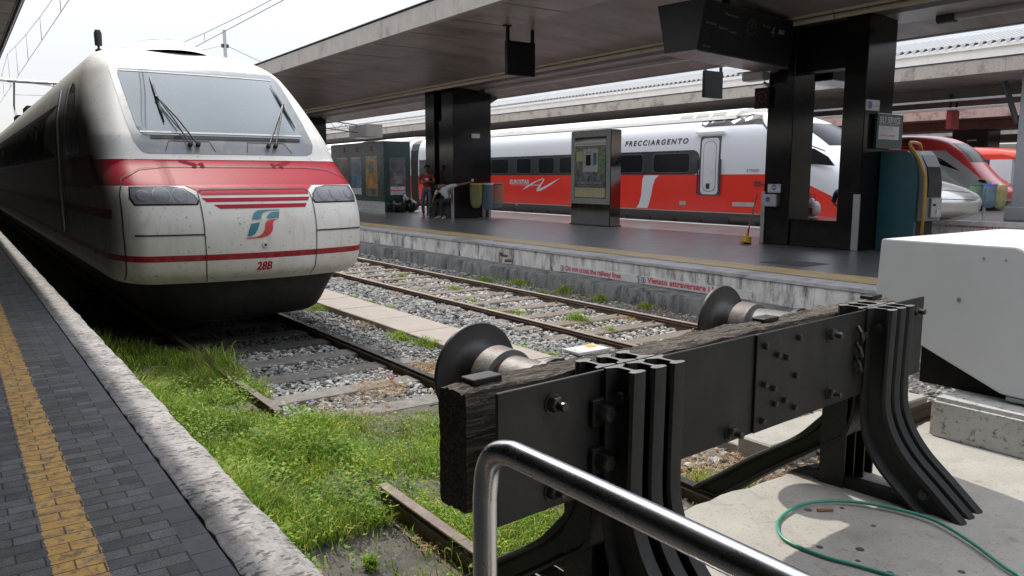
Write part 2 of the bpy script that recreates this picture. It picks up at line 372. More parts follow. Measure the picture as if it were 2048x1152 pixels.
M['fascia'] = mat('canopy_fascia', (.38, .345, .31), .85, var=.12, scale=5, bump=.5, bscale=120, dirt=(.20, .16, .13), dscale=2, damt=(.56, .75), stretch=(1, 1, .5))
M['fascia2'] = mat('canopy_fascia_speckled', (.34, .30, .26), .9, var=.35, scale=28, bump=.5, bscale=60, dirt=(.11, .09, .075), dscale=1.7, damt=(.5, .7))
M['white_wall'] = mat('roof_white_wall', (.74, .71, .67), .8, var=.08, scale=2, dirt=(.35, .3, .25), dscale=3, damt=(.6, .8))
M['roof'] = mat('corrugated_roof', (.34, .335, .325), .45, var=.1, scale=3)
M['beam'] = mat('soffit_beam', (.20, .175, .145), .5, var=.2, scale=3, stretch=(1, .3, 1))
M['trough'] = mat('beige_trough', (.55, .48, .38), .45, var=.15, scale=4)
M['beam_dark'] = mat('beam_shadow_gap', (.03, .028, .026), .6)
M['tube'] = mat('light_tube', (.42, .40, .37), .3, var=.08)
M['granite'] = mat('black_granite', (.012, .0115, .0115), .13, var=.5, scale=40, dirt=(.02, .019, .018), dscale=1.5, spec=.22)
M['black'] = mat('black_paint', (.010, .010, .011), .55, spec=.2)
M['dark'] = mat('dark_metal', (.045, .045, .047), .45, metal=.3)
M['dgrey'] = mat('dark_grey_panel', (.055, .055, .057), .55)
M['inox'] = mat('brushed_steel', (.66, .66, .66), .28, metal=1, var=.04, scale=8)
M['steel'] = mat('galvanised', (.42, .43, .44), .38, metal=.8, var=.12, scale=6)
M['rail_top'] = mat('rail_running_top', (.34, .275, .225), .4, metal=.25, var=.25, scale=8, stretch=(1, .15, 1), dirt=(.17, .11, .075), dscale=3, damt=(.5, .75))
M['rail_dark'] = mat('rail_dark_top', (.20, .19, .18), .25, metal=.85, var=.3, scale=8, stretch=(1, .15, 1))
M['rail_side'] = mat('rail_rust', (.13, .085, .06), .8, var=.35, scale=12, bump=.4, bscale=60, dirt=(.22, .19, .16), dscale=4, damt=(.5, .75))
M['old_rail'] = mat('old_rail', (.15, .115, .095), .7, metal=.2, var=.35, scale=8, bump=.4, bscale=50, dirt=(.30, .23, .10), dscale=5, damt=(.56, .66))
M['plate'] = mat('blackened_plate', (.017, .0165, .016), .5, metal=.25, var=.3, scale=3, bump=.2, bscale=40, dirt=(.042, .036, .030), dscale=3, damt=(.45, .75), stretch=(1, 1, .5))
M['brace'] = mat('brace_rail', (.014, .0135, .013), .55, metal=.1, var=.35, scale=7, bump=.35, bscale=30)
M['brace_top'] = mat('sawn_rail_end', (.20, .19, .18), .45, metal=.4, var=.25, scale=20)
M['bolt'] = mat('bolt_steel', (.06, .054, .048), .38, metal=.6, var=.3, scale=20)
b = NB('old_timber'); v = b.scaled((.5, 16, 16)); n1 = b.noise(7, 9, .75, v, .5); c = b.ramp(n1, [(.35, (.010, .008, .007)), (.5, (.075, .060, .046)), (.66, (.28, .225, .17))])
b.base(c); b.rough(.9); b.bump(n1, .9, .02); M['timber'] = b.m
M['disk'] = mat('buffer_disc', (.050, .046, .043), .5, metal=.3, var=.3, scale=5, bump=.15, bscale=30, dirt=(.16, .13, .10), dscale=18, damt=(.68, .72))
M['shaft'] = mat('buffer_shaft', (.115, .104, .096), .55, metal=.15, var=.15, scale=5, bump=.3, bscale=30, dirt=(.11, .06, .04), dscale=5, damt=(.52, .66))
M['cab'] = mat('cabinet_paint', (.57, .58, .58), .5, var=.05, scale=2, dirt=(.33, .33, .32), dscale=7, damt=(.68, .8))
M['hose'] = mat('green_hose', (.05, .27, .19), .35, var=.1)
M['soil'] = mat('dark_soil', (.085, .075, .065), .95, var=.5, scale=9, bump=.9, bscale=18)
M['signw'] = mat('sign_white', (.50, .49, .48), .6, var=.1, scale=4, dirt=(.2, .19, .18), dscale=7, damt=(.58, .75))
M['red_txt'] = mat('red_lettering', (.50, .035, .045), .5, var=.1)
M['blk_txt'] = mat('black_lettering', (.03, .03, .03), .5)
M['wht_txt'] = mat('white_lettering', (.62, .61, .60), .5)
M['blue'] = mat('sign_blue', (.03, .10, .33), .5)
M['teal'] = mat('teal_panel', (.018, .085, .10), .42, var=.12)
M['green_k'] = mat('green_kiosk_panel', (.015, .055, .05), .25, var=.15)
M['yellow'] = mat('yellow_rail', (.55, .30, .02), .4, var=.1)
M['machine'] = mat('machine_grey', (.17, .18, .185), .5, var=.1)
M['stand'] = mat('stand_metal', (.30, .305, .29), .4, metal=.2, var=.1)
M['mirror'] = mat('polished_dark_steel', (.22, .22, .215), .08, metal=1, var=.05)
M['rubber'] = mat('black_rubber', (.012, .012, .012), .6)
def m_bag(name, c, a=.55):
    b = NB(name); b.base(b.ramp(b.noise(14, 5, .7, b.scaled((1, 1, .3))), [(.3, sc(c, .6)), (.7, sc(c, 1.3))])); b.rough(.25); b.p.inputs['Alpha'].default_value = a; b.p.inputs['Transmission Weight'].default_value = 0
    return b.m
M['bag_y'] = m_bag('yellow_bag', (.30, .30, .13)); M['bag_b'] = m_bag('blue_bag', (.12, .21, .27)); M['bag_g'] = m_bag('green_bag', (.19, .25, .18))
M['binbag'] = mat('black_bin_bag', (.012, .012, .013), .22)
def glass(name, c, rough=.06, spec=.6, coat=.5):
    b = NB(name); b.base(c); b.rough(rough); b.p.inputs['Specular IOR Level'].default_value = spec; b.p.inputs['Coat Weight'].default_value = coat; b.p.inputs['Coat Roughness'].default_value = .03; return b.m
M['glass_dark'] = glass('dark_glass', (.012, .013, .016))
M['pane'] = glass('window_pane', (.014, .015, .018), .25, .25, 0)
M['wall_dark'] = mat('dim_wall', (.04, .036, .032), .9)
# ------------------------------------------------------------------ ground and tracks
RAIL_Z = -0.5
def sheet(name, x0, x1, y0, y1, z, m, nx=1, ny=1):
    b = MB(); P = [[(x0 + (x1 - x0) * i / nx, y0 + (y1 - y0) * j / ny, z) for j in range(ny + 1)] for i in range(nx + 1)]
    b.grid(P); return struct(b.build(name, m))
sheet('ground', -150, 260, -60, 420, -.68, M['bed'])
def bumpy(name, x0, x1, y0, y1, z, m, amp, step):
    nx = int((x1 - x0) / step); ny = int((y1 - y0) / step)
    X, Y = np.meshgrid(np.linspace(x0, x1, nx + 1), np.linspace(y0, y1, ny + 1), indexing='ij')
    Z = z + amp * (np.sin(X * 3.1 + 1.3 * np.sin(Y * 1.7)) * .4 + np.sin(Y * 4.3 + X) * .3) + RNG.normal(0, amp * .25, X.shape)
    V = np.stack([X, Y, Z], -1).reshape(-1, 3); i = np.arange(nx)[:, None] * (ny + 1) + np.arange(ny)[None, :]
    Fq = np.stack([i, i + ny + 1, i + ny + 2, i + 1], -1).reshape(-1, 4)
    return struct(big(name, V, Fq, m, smooth=True))
bumpy('track_bed', .9, 8.42, 2.3, 30, -.625, M['bed'], .012, .08)
bumpy('soil', .92, 3.9, .9, 6.0, -.600, M['soil'], .03, .05)

def rail(x, y0, y1, label, group, top='rail_top', side='rail_side', dx=0.0, z=RAIL_Z):
    prof = [(-.036, 0), (.036, 0), (.036, -.035), (.009, -.05), (.009, -.12), (.065, -.138), (.065, -.15), (-.065, -.15), (-.065, -.138), (-.009, -.12), (-.009, -.05), (-.036, -.035)]
    o = empty('rail', (x, (y0 + y1) / 2, z - .15), label, 'rail', group)
    b = MB(); b.prism(prof[1:], lambda p: (x + p[0], y0, z + p[1]), lambda p: (x + dx + p[0], y1, z + p[1])); b.build('rail_section', M[side], o)
    b = MB(); b.prism([(-.033, -.004), (-.03, .003), (.03, .003), (.033, -.004)], lambda p: (x + p[0], y0, z + p[1]), lambda p: (x + dx + p[0], y1, z + p[1])); b.build('running_surface', M[top], o)
    return o
rail(1.975, 5.95, 80, 'left rail under the parked white train, vanishing in its shadow', 'running rails', 'rail_shaded_top')
rail(3.50, 2.6, 80, 'dark shiny rail from under the white train to the near buffer disc', 'running rails', 'rail_dark')
rail(5.99, 4.2, 90, 'rust brown rail of the empty track next to the concrete duct strip', 'running rails')
rail(7.50, 4.2, 90, 'rail of the empty track nearest the opposite platform wall', 'running rails')
rail(1.94, 2.38, 4.05, 'short old rail with yellow flecks sticking out of the grass', 'running rails', 'old_rail', 'rail_side', z=-.47)

def sleeper(x, y, w, l, z, m, name, label, cat, group, rz=0):
    b = MB(); b.box(-l / 2, l / 2, -w / 2, w / 2, -.12, 0); b.bevel(.012, 1)
    for i, p in enumerate(b.v): b.v[i] = (p[0] + random.uniform(-.006, .006), p[1] + random.uniform(-.006, .006), p[2] + random.uniform(-.003, .003))
    o = b.build(name, m); o.location = (x, y, z); o.rotation_euler = (0, 0, rz); tag(o, label, cat, group); return o
y = 5.77; k = 0
while y < 16:
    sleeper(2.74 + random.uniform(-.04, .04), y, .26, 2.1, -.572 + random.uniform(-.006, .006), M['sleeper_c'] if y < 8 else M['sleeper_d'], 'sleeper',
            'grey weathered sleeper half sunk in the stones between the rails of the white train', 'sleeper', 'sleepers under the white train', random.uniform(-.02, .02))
    y += .72
y = 5.1
while y < 24:
    sleeper(6.74 + random.uniform(-.03, .03), y, .24, 2.2, -.568 + random.uniform(-.006, .006), M['sleeper_w'], 'sleeper',
            'brown wooden sleeper lying in pale stones between the rails of the empty track', 'sleeper', 'sleepers of the empty track', random.uniform(-.015, .015))
    y += .68
# rail fastenings on the inner side of the rails (one clip per sleeper end, part of nothing else: small things)
def clip():
    b = MB(); b.box(-.035, .035, -.05, .05, -.03, 0); b.lathe((0, 0, 0), (0, 0, 1), [(0, .022), (.02, .022), (.02, .015), (.04, .015), (.045, .008)], 8)
    o = b.build('rail_clip', M['rail_side'], merge=False); return tag(o, 'small rusty screw clip holding the rail nearest the opposite platform', 'rail clip', 'clips on the empty track')
c0 = clip(); yy = 5.1; first = True
while yy < 15:
    o = c0 if first else c0.copy()
    if not first: COL.objects.link(o)
    first = False; o.location = (7.38, yy, -.575); yy += .68
c1 = c0.copy(); COL.objects.link(c1); c1.location = (3.38, 5.9, -.57); tag(c1, 'rusty rail clip standing beside the rail just left of the near buffer disc', 'rail clip')

# concrete duct covers between the two tracks
y = 3.2; i = 0
while y < 40:
    L = 1.02
    b = MB(); b.box(-.325, .325, -L / 2 + .003, L / 2 - .003, -.10, 0); b.bevel(.008, 1)
    o = b.build('duct_cover', M['strip']); o.location = (4.68 + random.uniform(-.006, .006), y + L / 2, -.528 + random.uniform(-.003, .003)); o.rotation_euler = (0, 0, random.uniform(-.006, .006))
    tag(o, 'flat beige concrete slab in the row of duct covers between the two tracks', 'concrete slab', 'duct covers between the tracks'); y += L; i += 1

# stones
def ico():
    bm = bmesh.new(); bmesh.ops.create_icosphere(bm, subdivisions=1, radius=1); v = np.array([p.co[:] for p in bm.verts]); f = np.array([[q.index for q in p.verts] for p in bm.faces]); bm.free(); return v, f
IV, IF = ico()
SL1 = np.arange(5.05, 16, .72); SL2 = np.arange(5.1, 24, .68)
def stones(zones, name, m, label, cat):
    VV = []; FF = []; off = 0
    for (x0, x1, y0, y1, z, n, r0, r1) in zones:
        n = int(n * (x1 - x0) * (y1 - y0))
        P = np.stack([RNG.uniform(x0, x1, n), RNG.uniform(y0, y1, n), z + RNG.uniform(-.01, .012, n)], -1)
        for (sx0, sx1, SL, hw) in ((1.6, 3.42, SL1, .12), (6.0, 7.42, SL2, .115)):   # keep most of each sleeper top clear
            d = np.abs(P[:, 1][:, None] - SL[None]).min(1); on = (P[:, 0] > sx0) & (P[:, 0] < sx1) & (d < hw) & (RNG.uniform(0, 1, len(P)) < (.62 if sx0 < 2 else .90)); P = P[~on]
        n = len(P)
        R = RNG.uniform(r0, r1, n) * RNG.choice([.6, .8, 1, 1.15], n)
        S3 = np.stack([RNG.uniform(.7, 1.4, n), RNG.uniform(.7, 1.2, n), RNG.uniform(.45, .8, n)], -1) * R[:, None]
        jit = 1 + RNG.uniform(-.28, .22, (n, len(IV), 1)); V = IV[None] * jit * S3[:, None, :]
        a = RNG.uniform(0, 6.28, n); t = RNG.normal(0, .4, n); ca, sa, ct, st = np.cos(a), np.sin(a), np.cos(t), np.sin(t)
        V = np.stack([V[..., 0], V[..., 1] * ct[:, None] - V[..., 2] * st[:, None], V[..., 1] * st[:, None] + V[..., 2] * ct[:, None]], -1)
        V = np.stack([V[..., 0] * ca[:, None] - V[..., 1] * sa[:, None], V[..., 0] * sa[:, None] + V[..., 1] * ca[:, None], V[..., 2]], -1)
        V = V + P[:, None, :]
        VV.append(V.reshape(-1, 3)); FF.append((IF[None] + (np.arange(n) * len(IV))[:, None, None]).reshape(-1, 3) + off); off += n * len(IV)
    return big(name, np.concatenate(VV), np.concatenate(FF), m, 'stuff', label, cat)
stones([(1.2, 3.42, 5.7, 8.5, -.60, 620, .018, .036), 
        (3.58, 4.33, 4.6, 9, -.60, 900, .012, .027), (3.58, 4.33, 9, 20, -.60, 420, .016, .032),
        (5.02, 5.93, 4.2, 9, -.585, 700, .02, .038), (5.02, 5.93, 9, 14, -.585, 480, .024, .042), (5.02, 5.93, 14, 30, -.59, 200, .03, .05), (3.6, 4.3, 20, 30, -.6, 150, .03, .05),
        (7.58, 8.40, 4.4, 13, -.612, 330, .010, .028), (7.58, 8.40, 13, 30, -.60, 180, .022, .045),
        (3.3, 8.3, 2.5, 4.4, -.60, 230, .012, .034)], 'ballast', M['stone'], 'grey crushed stone ballast spread around the rails', 'ballast')
stones([(6.06, 7.40, 4.4, 9, -.60, 560, .017, .036), (6.06, 7.40, 9, 15, -.598, 330, .02, .04), (6.06, 7.40, 15, 30, -.595, 130, .03, .05), (2.2, 3.4, 5.7, 7.4, -.597, 160, .018, .036)],
       'ballast', M['stone_pale'], 'pale whitish ballast stones between the rails of the empty track', 'ballast')

stones([(1.2, 3.42, 8.3, 14, -.60, 260, .02, .038), (.95, 1.6, 6, 14, -.60, 200, .02, .035)], 'ballast', M['stone_shaded'], 'ballast coloured near-black to deepen the shadow under the white train', 'ballast')
# ------------------------------------------------------------------ platforms
struct(MB().box(-9, .587, -4, 90, -.70, 0).build('pavement_left', M['pavers']))
struct(MB().box(.587, .686, -4, 90, -.70, -.001).build('pavement_left_border', M['pavers2']))
# kerb: long stones with a worn outer edge
y = -4; ks = []
while y < 60:
    L = 1.15 if y < 20 else 8
    n = 14; P = []
    for j in range(n + 1):
        yy = y + .003 + (L - .006) * j / n
        wob = .004 * math.sin(yy * 5.3) + .003 * math.sin(yy * 13.1 + 1) + random.uniform(-.002, .002)
        ox = .93 + wob; ix = .698 + .004 * math.sin(yy * 31) + random.uniform(-.004, .002)
        P.append([(ix, yy, -.65), (ix, yy, -.002), (ix + .01, yy, .004), (.80, yy, .005), (ox - .045, yy, .004 + random.uniform(-.0015, .0015)), (ox - .014, yy, -.006 + random.uniform(-.002, .002)), (ox - .003, yy, -.020 + random.uniform(-.003, .003)), (ox, yy, -.045), (ox - .01, yy, -.20), (ox - .03, yy, -.30), (.88, yy, -.65)])
    b = MB(); b.grid(P); b.quad(*P[0]); b.quad(*P[-1][::-1]); ks.append(b)
    y += L
kb = MB()
for b in ks: kb.raw(b.v, b.f)
struct(kb.build('kerb_left', M['kerb'], smooth=True, angle=.9))
# opposite platform
PX = 8.82
struct(MB().box(PX + .2, 17.75, -6, 95, -.62, -.004).build('platform_right', M['tiles']))
struct(MB().box(PX, 9.30, -6, 95, -.045, 0).build('platform_edge_coping', M['coping']))
struct(MB().box(17.45, 17.95, -6, 95, -.6, .003).build('platform_far_coping', M['coping']))
struct(MB().quad((9.35, -6, .001), (9.98, -6, .001), (9.98, 95, .001), (9.35, 95, .001)).build('tactile_paving', M['tactile']))
b = MB(); yy = -6
while yy < 60:
    L = 1.96; b.box(PX + .012 + random.uniform(0, .006), PX + .3, yy + .004, yy + L - .004, -.36, -.05 + .05 * 0); yy += L
struct(b.build('platform_wall', M['wall']))
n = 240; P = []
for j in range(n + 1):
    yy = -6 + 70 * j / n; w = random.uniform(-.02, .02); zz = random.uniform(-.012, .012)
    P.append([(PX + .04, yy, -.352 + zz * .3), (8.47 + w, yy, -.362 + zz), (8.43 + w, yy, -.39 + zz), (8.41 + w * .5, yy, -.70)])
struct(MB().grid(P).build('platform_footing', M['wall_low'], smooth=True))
# manhole cover in the platform floor
b = MB(); b.box(10.35, 11.0, 6.95, 7.75, -.004, .003)
for k in range(12): b.box(10.38 + k * .05, 10.40 + k * .05, 6.99, 7.71, .003, .007)
tag(b.build('manhole_cover', M['dgrey']), 'dark ribbed square cover set in the platform floor', 'manhole cover')
# second platform beyond the silver nosed train
struct(MB().box(25.5, 34.2, -6, 95, -.62, -.003).build('platform_beyond', M['tiles']))
struct(MB().box(25.35, 25.85, -6, 95, -.14, 0).build('platform_beyond_coping', M['coping']))
struct(MB().box(25.38, 25.6, -6, 95, -.66, -.14).build('platform_beyond_wall', M['wall']))
struct(MB().box(44.2, 53, -6, 95, -.62, 0).build('platform_farthest', M['tiles']))

# ------------------------------------------------------------------ canopies
ZC = 4.5
def canopy(x0, x1, y0, y1, z, label, soffit='canopy', fas='fascia', near_fascia=True, h=.40, drop=0.0, beams=(), raised=None):
    o = empty('platform_canopy', ((x0 + x1) / 2, (y0 + y1) / 2, z), label, 'canopy')
    if drop:
        b = MB(); b.prism([(x0 + .12, z + .002), (x1 - 2.2, z + .002), (x1 - .12, z - drop + .002), (x1 - .12, z - drop + .12), (x0 + .12, z + .12)], lambda p: (p[0], y0, p[1]), lambda p: (p[0], y1, p[1]))
    else: b = MB(); b.box(x0 + .12, x1 - .12, y0, y1, z + .002, z + .12)
    b.build('soffit', M[soffit], o)
    for xa, xb, dz in ((x0, x0 + .12, 0), (x1 - .12, x1, drop)):
        b = MB(); yy = y0
        while yy < y1:
            L = min(3.6 if yy < 50 else 20, y1 - yy); b.box(xa, xb, yy + .004, yy + L - .004, z - .01 - dz, z + h); yy += L
        b.build('fascia', M[fas], o)
    MB().box(x0 + .05, x1 - .05, y0, y1, z + h - .04, z + h + .03).build('roof_deck', M['fascia'], o)
    MB().box(x0 - .03, x0 + .08, y0, y1, z + h + .032, z + h + .05).build('edge_flashing', M['dark'], o)
    return o
CR = canopy(8.33, 15.35, -7, 120, ZC, 'wide concrete platform canopy with brown soffit above the dark stone pillars', drop=.53)
# transverse joints in the soffit
b = MB(); yy = -4
while yy < 50: b.box(8.46, 13.1, yy, yy + .012, ZC - .004, ZC + .001); yy += 1.8
b.build('soffit_joint', M['beam'], CR)
# soffit beam with trough lights
b = MB(); b.box(13.14, 13.95, -7, 110, 4.20, ZC + .001); b.build('soffit_beam', M['canopy_dark'], CR)
b = MB()
for k, (zz, r) in enumerate(((4.40, .055), (4.285, .06), (4.175, .05))):
    yy = -6
    while yy < 60: b.tube([(13.06 - .05 * (k == 1), yy + .01, zz), (13.06 - .05 * (k == 1), yy + 2.38, zz)], r, 8); yy += 2.4
b.build('cable_trough', M['trough'], CR, smooth=True, angle=.8)
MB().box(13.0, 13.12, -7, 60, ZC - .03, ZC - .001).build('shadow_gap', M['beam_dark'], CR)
def tube_light(y0, y1, x, z, label):
    o = empty('light_tube', (x, y0, z), label, 'tube light', 'tube lights under the platform canopy')
    MB().tube([(x, y0 + .25, z), (x, y1 - .25, z)], .075, 14).build('tube', M['tube'], o, smooth=True, angle=.8)
    for a, c in ((y0, y0 + .3), (y1 - .3, y1)): MB().tube([(x, a, z), (x, c, z)], .105, 12).build('end_socket', M['dark'], o, smooth=True, angle=.8)
tube_light(10.2, 21.9, 14.4, 4.14, 'long pale tube light hung between the two pillars')
tube_light(24.2, 35.6, 14.4, 4.14, 'long tube light hung beyond the far pillar, behind the white train')
tube_light(-4, 7.3, 14.5, 4.12, 'tube light at the top right corner, above the ticket machine side')
# suspension wire of the hanging box
CL = canopy(-9, 1.36, -24.8, 120, ZC, 'dark concrete canopy corner above the near platform and the train', 'canopy_dark', 'canopy_dark', h=.35)  # lengthened unseen behind the camera to keep light off the left side
b = MB(); yy = 3
while yy < 50: b.box(-8.8, 1.24, yy, yy + .015, ZC - .003, ZC + .001); yy += 1.3
b.build('soffit_joint', M['beam_dark'], CL)
MB().tube([(1.30, 2, ZC - .02), (1.30, 60, ZC - .02)], .03, 8).build('edge_conduit', M['dark'], CL)
def raised_roof(o, x0, x1, y0, y1, z):
    MB().box(x0, x1, y0, y1, z, z + .40).build('clerestory_wall', M['white_wall'], o)
    MB().box(x0 - .10, x0 + .05, y0, y1, z + .40, z + .50).build('gutter', M['white_wall'], o)
    b = MB(); p = .26; yy = y0; P = []
    xs = [x0 - .12, x0 + 1.0, x0 + 2.1, x0 + 3.2]; zs = [z + .50, z + .78, z + 1.05, z + 1.30]
    while yy < min(y1, 75):
        for dy, dz in ((0, 0), (.05, .10), (.13, .10), (.18, 0)): P.append([(xx, yy + dy, zz + dz) for xx, zz in zip(xs, zs)])
        yy += p
    b.grid(P); b.build('corrugated_roof', M['roof'], o)
    g0 = MB().box(x0 - .14, x0 - .10, 0, .02, z + .36, z + .52).build('gutter_bracket', M['rail_side'], o); g0.location.y += y0 + 1.3
    yy = y0 + 2.6
    while yy < 60: g = g0.copy(); COL.objects.link(g); g.parent = o; g.location.y = g0.location.y + yy - y0 - 1.3; yy += 1.3
C2 = canopy(26.0, 36.6, -7, 120, ZC, 'speckled concrete canopy with white corrugated roof behind the red and white train', 'canopy', 'fascia2')
raised_roof(C2, 26.5, 34, -7, 120, 4.9)
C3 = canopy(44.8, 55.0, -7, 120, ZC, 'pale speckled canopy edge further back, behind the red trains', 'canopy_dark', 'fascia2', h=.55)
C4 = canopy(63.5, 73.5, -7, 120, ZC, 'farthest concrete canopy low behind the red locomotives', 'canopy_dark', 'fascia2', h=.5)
for o_, xx in ((C2, 31), (C3, 49), (C4, 67)):
    MB().box(xx - 1.2, xx + 1.2, -7, 110, 4.05, ZC).build('soffit_beam', M['canopy_dark'], o_)
b = MB(); b.box(-9.6, -9.02, -24.9, 120, -.1, 6.5); tag(b.build('outer_wall', M['wall_dark']), 'unseen dim wall added left of the frame to keep light off the train side', 'wall')  # added out of view to block light coming from the left
b = MB(); b.box(-9.6, 90, -26, -25, -.7, 6); tag(b.build('rear_block_wall', M['beam']), 'unseen wall added behind the viewer to block low light along the tracks', 'building')  # added behind the camera to cut low light from there
b = MB()
b.box(85, 86, -24.9, 150, -1, 4.6); tag(b.build('outer_wall', M['beam']), 'dim far boundary wall seen under the farthest canopy', 'wall')
# a pair of dark pillars under each further canopy
for (xx, yy, lab) in ((31, 24, 'dark pillar far behind the red trains, under the speckled canopy'), (49, 22, 'black pillar standing behind the farther red locomotive'), (49, 36, 'dark pillar in the gloom beyond the silver train')):
    b = MB(); b.box(xx - .75, xx + .75, yy - 1, yy + 1, 0, 4.1); b.bevel(.02, 1); tag(b.build('stone_pillar', M['granite']), lab, 'pillar')

# ------------------------------------------------------------------ black stone pillars of the platform
def pillar(y0, y1, label, bench=True):
    o = empty('stone_pillar', (14.1, (y0 + y1) / 2, 0), label, 'pillar')
    w = .62
    for a, c, xd in (((y0, y0 + .44, 14.32), (y1 - .60, y1, 14.08)) if bench else ((y0, y0 + w + .12, 14.88), (y1 - w, y1, 14.88))):
        b = MB(); b.box(13.4, xd, a, c, 0, 4.40); b.bevel(.012, 1); b.build('shaft', M['granite'], o)
    b = MB(); b.box(13.46, 14.82, y0 + .442 if bench else y0 + w + .122, y1 - .602 if bench else y1 - w - .002, 0, .52); b.bevel(.012, 1); b.build('bench', M['granite'], o)
    b = MB(); b.box(13.7, 14.05, y0 + .442 if bench else y0 + w + .122, y1 - .602 if bench else y1 - w - .002, 3.35, 4.35); b.build('lintel', M['black'], o)
    return o
P2 = pillar(7.93, 10.0, 'near pair of black granite pillars with a low bench between them and signs on its faces')
P1 = pillar(22.07, 23.91, 'black granite pillar beside the hanging waste bags and the two men', False)
MB().box(13.5, 14.8, 22.7, 23.3, .5, 3.2).build('infill_panel', M['granite'], P1)
P3 = pillar(36.2, 38.0, 'distant black pillar just right of the white train roof', False)
# steel edge guards of the near pillar
for (x0, x1, y0, y1, z1, lab) in ((13.36, 13.395, 9.94, 10.03, 1.05, 'left'), (13.36, 13.395, 7.90, 8.03, 1.03, 'right')):
    MB().box(x0, x1, y0, y1, 0, z1).bevel(.006, 1).build('edge_guard', M['steel'], P2)
for (x0, x1, y0, y1) in ((13.36, 13.395, 22.05, 22.18), (14.5, 14.62, 22.02, 22.065)): MB().box(x0, x1, y0, y1, 0, 1.05).build('edge_guard', M['steel'], P1)

# ------------------------------------------------------------------ overhead line
def wire(pts, r, label):
    return tag(MB().tube(pts, r, 5).build('overhead_wire', M['dark']), label, 'wire')
def catenary(x, zc, zm, lab, spans):
    o = empty('overhead_line', (x, 30, zc), lab, 'overhead wires')
    MB().tube([(x, -10, zc), (x, 120, zc)], .009, 6).build('contact_wire', M['dark'], o)
    pts = []; y0, L = spans
    for s in range(3):
        for k in range(13):
            t = k / 12; pts.append((x, y0 + L * (s + t), zm - 1.0 * 4 * t * (1 - t)))
    MB().tube(pts, .008, 6).build('messenger_wire', M['dark'], o)
    for p in pts[1::1]:
        if p[2] - zc > .15:
            b = MB(); b.tube([(x, p[1] - .06, zc + .02), (x, p[1], p[2])], .004, 4); b.tube([(x, p[1] + .06, zc + .02), (x, p[1], p[2])], .004, 4); b.build('dropper', M['dark'], o)
catenary(2.4, 5.12, 6.5, 'overhead wires with droppers above the white train at the top left', (-16, 56))
catenary(6.1, 5.08, 6.2, 'overhead wires crossing the sky right of the train roof', (-10, 50))
o = empty('catenary_bracket', (1.0, 40, 5.1), 'thin steel overhead line bracket against the sky at the top left', 'bracket')
MB().tube([(-1.5, 40, 5.45), (5.0, 40, 5.40)], .05, 8).build('cross_arm', M['steel'], o)
MB().tube([(1.4, 40, 5.40), (3.2, 40, 5.35), (4.9, 40, 5.2), (5.4, 40, 5.05), (5.6, 40, 4.9)], .035, 8).build('curved_arm', M['steel'], o, smooth=True)
MB().tube([(2.5, 40, 4.82), (5.5, 40, 4.9)], .02, 6).build('steady_arm', M['steel'], o)
MB().box(-1.9, -1.5, 39.8, 40.2, -.6, 8).build('mast', M['steel'], o)
o = empty('line_mast', (17.1, 60, 0), 'slim grey mast rising against the sky between train roof and canopy', 'mast')
MB().tube([(17.1, 60, -.6), (17.1, 60, 11.95)], [.16, .12], 10).build('pole', M['steel'], o, smooth=True, angle=.8)
MB().tube([(17.1, 60, 10.9), (13.0, 60, 9.6)], .02, 5).build('stay_wire', M['dark'], o)
MB().tube([(17.1, 60, 10.9), (21.5, 60, 9.2)], .02, 5).build('stay_wire', M['dark'], o)
MB().box(16.85, 17.35, 59.9, 60.1, 10.7, 10.95).build('clamp', M['dark'], o)
# ------------------------------------------------------------------ train bodies, built from horizontal slices
def interp(tab, z):
    zs = [t[0] for t in tab]
    if z <= zs[0]: return tab[0][1]
    for (a, va), (c, vc) in zip(tab, tab[1:]):
        if z <= c: t = (z - a) / (c - a); return va + (vc - va) * t
    return tab[-1][1]
def smooth_tab(tab):
    """monotone-ish smoothing: Catmull-Rom resample"""
    out = []
    n = len(tab)
    for i in range(n - 1):
        p0 = tab[max(i - 1, 0)]; p1 = tab[i]; p2 = tab[i + 1]; p3 = tab[min(i + 2, n - 1)]
        m1 = (p2[1] - p0[1]) / max(1e-6, p2[0] - p0[0]); m2 = (p3[1] - p1[1]) / max(1e-6, p3[0] - p1[0]); h = p2[0] - p1[0]
        for k in range(4):
            t = k / 4; out.append((p1[0] + h * t, (2 * t**3 - 3 * t**2 + 1) * p1[1] + (t**3 - 2 * t**2 + t) * h * m1 + (-2 * t**3 + 3 * t**2) * p2[1] + (t**3 - t**2) * h * m2))
    out.append(tab[-1]); return out
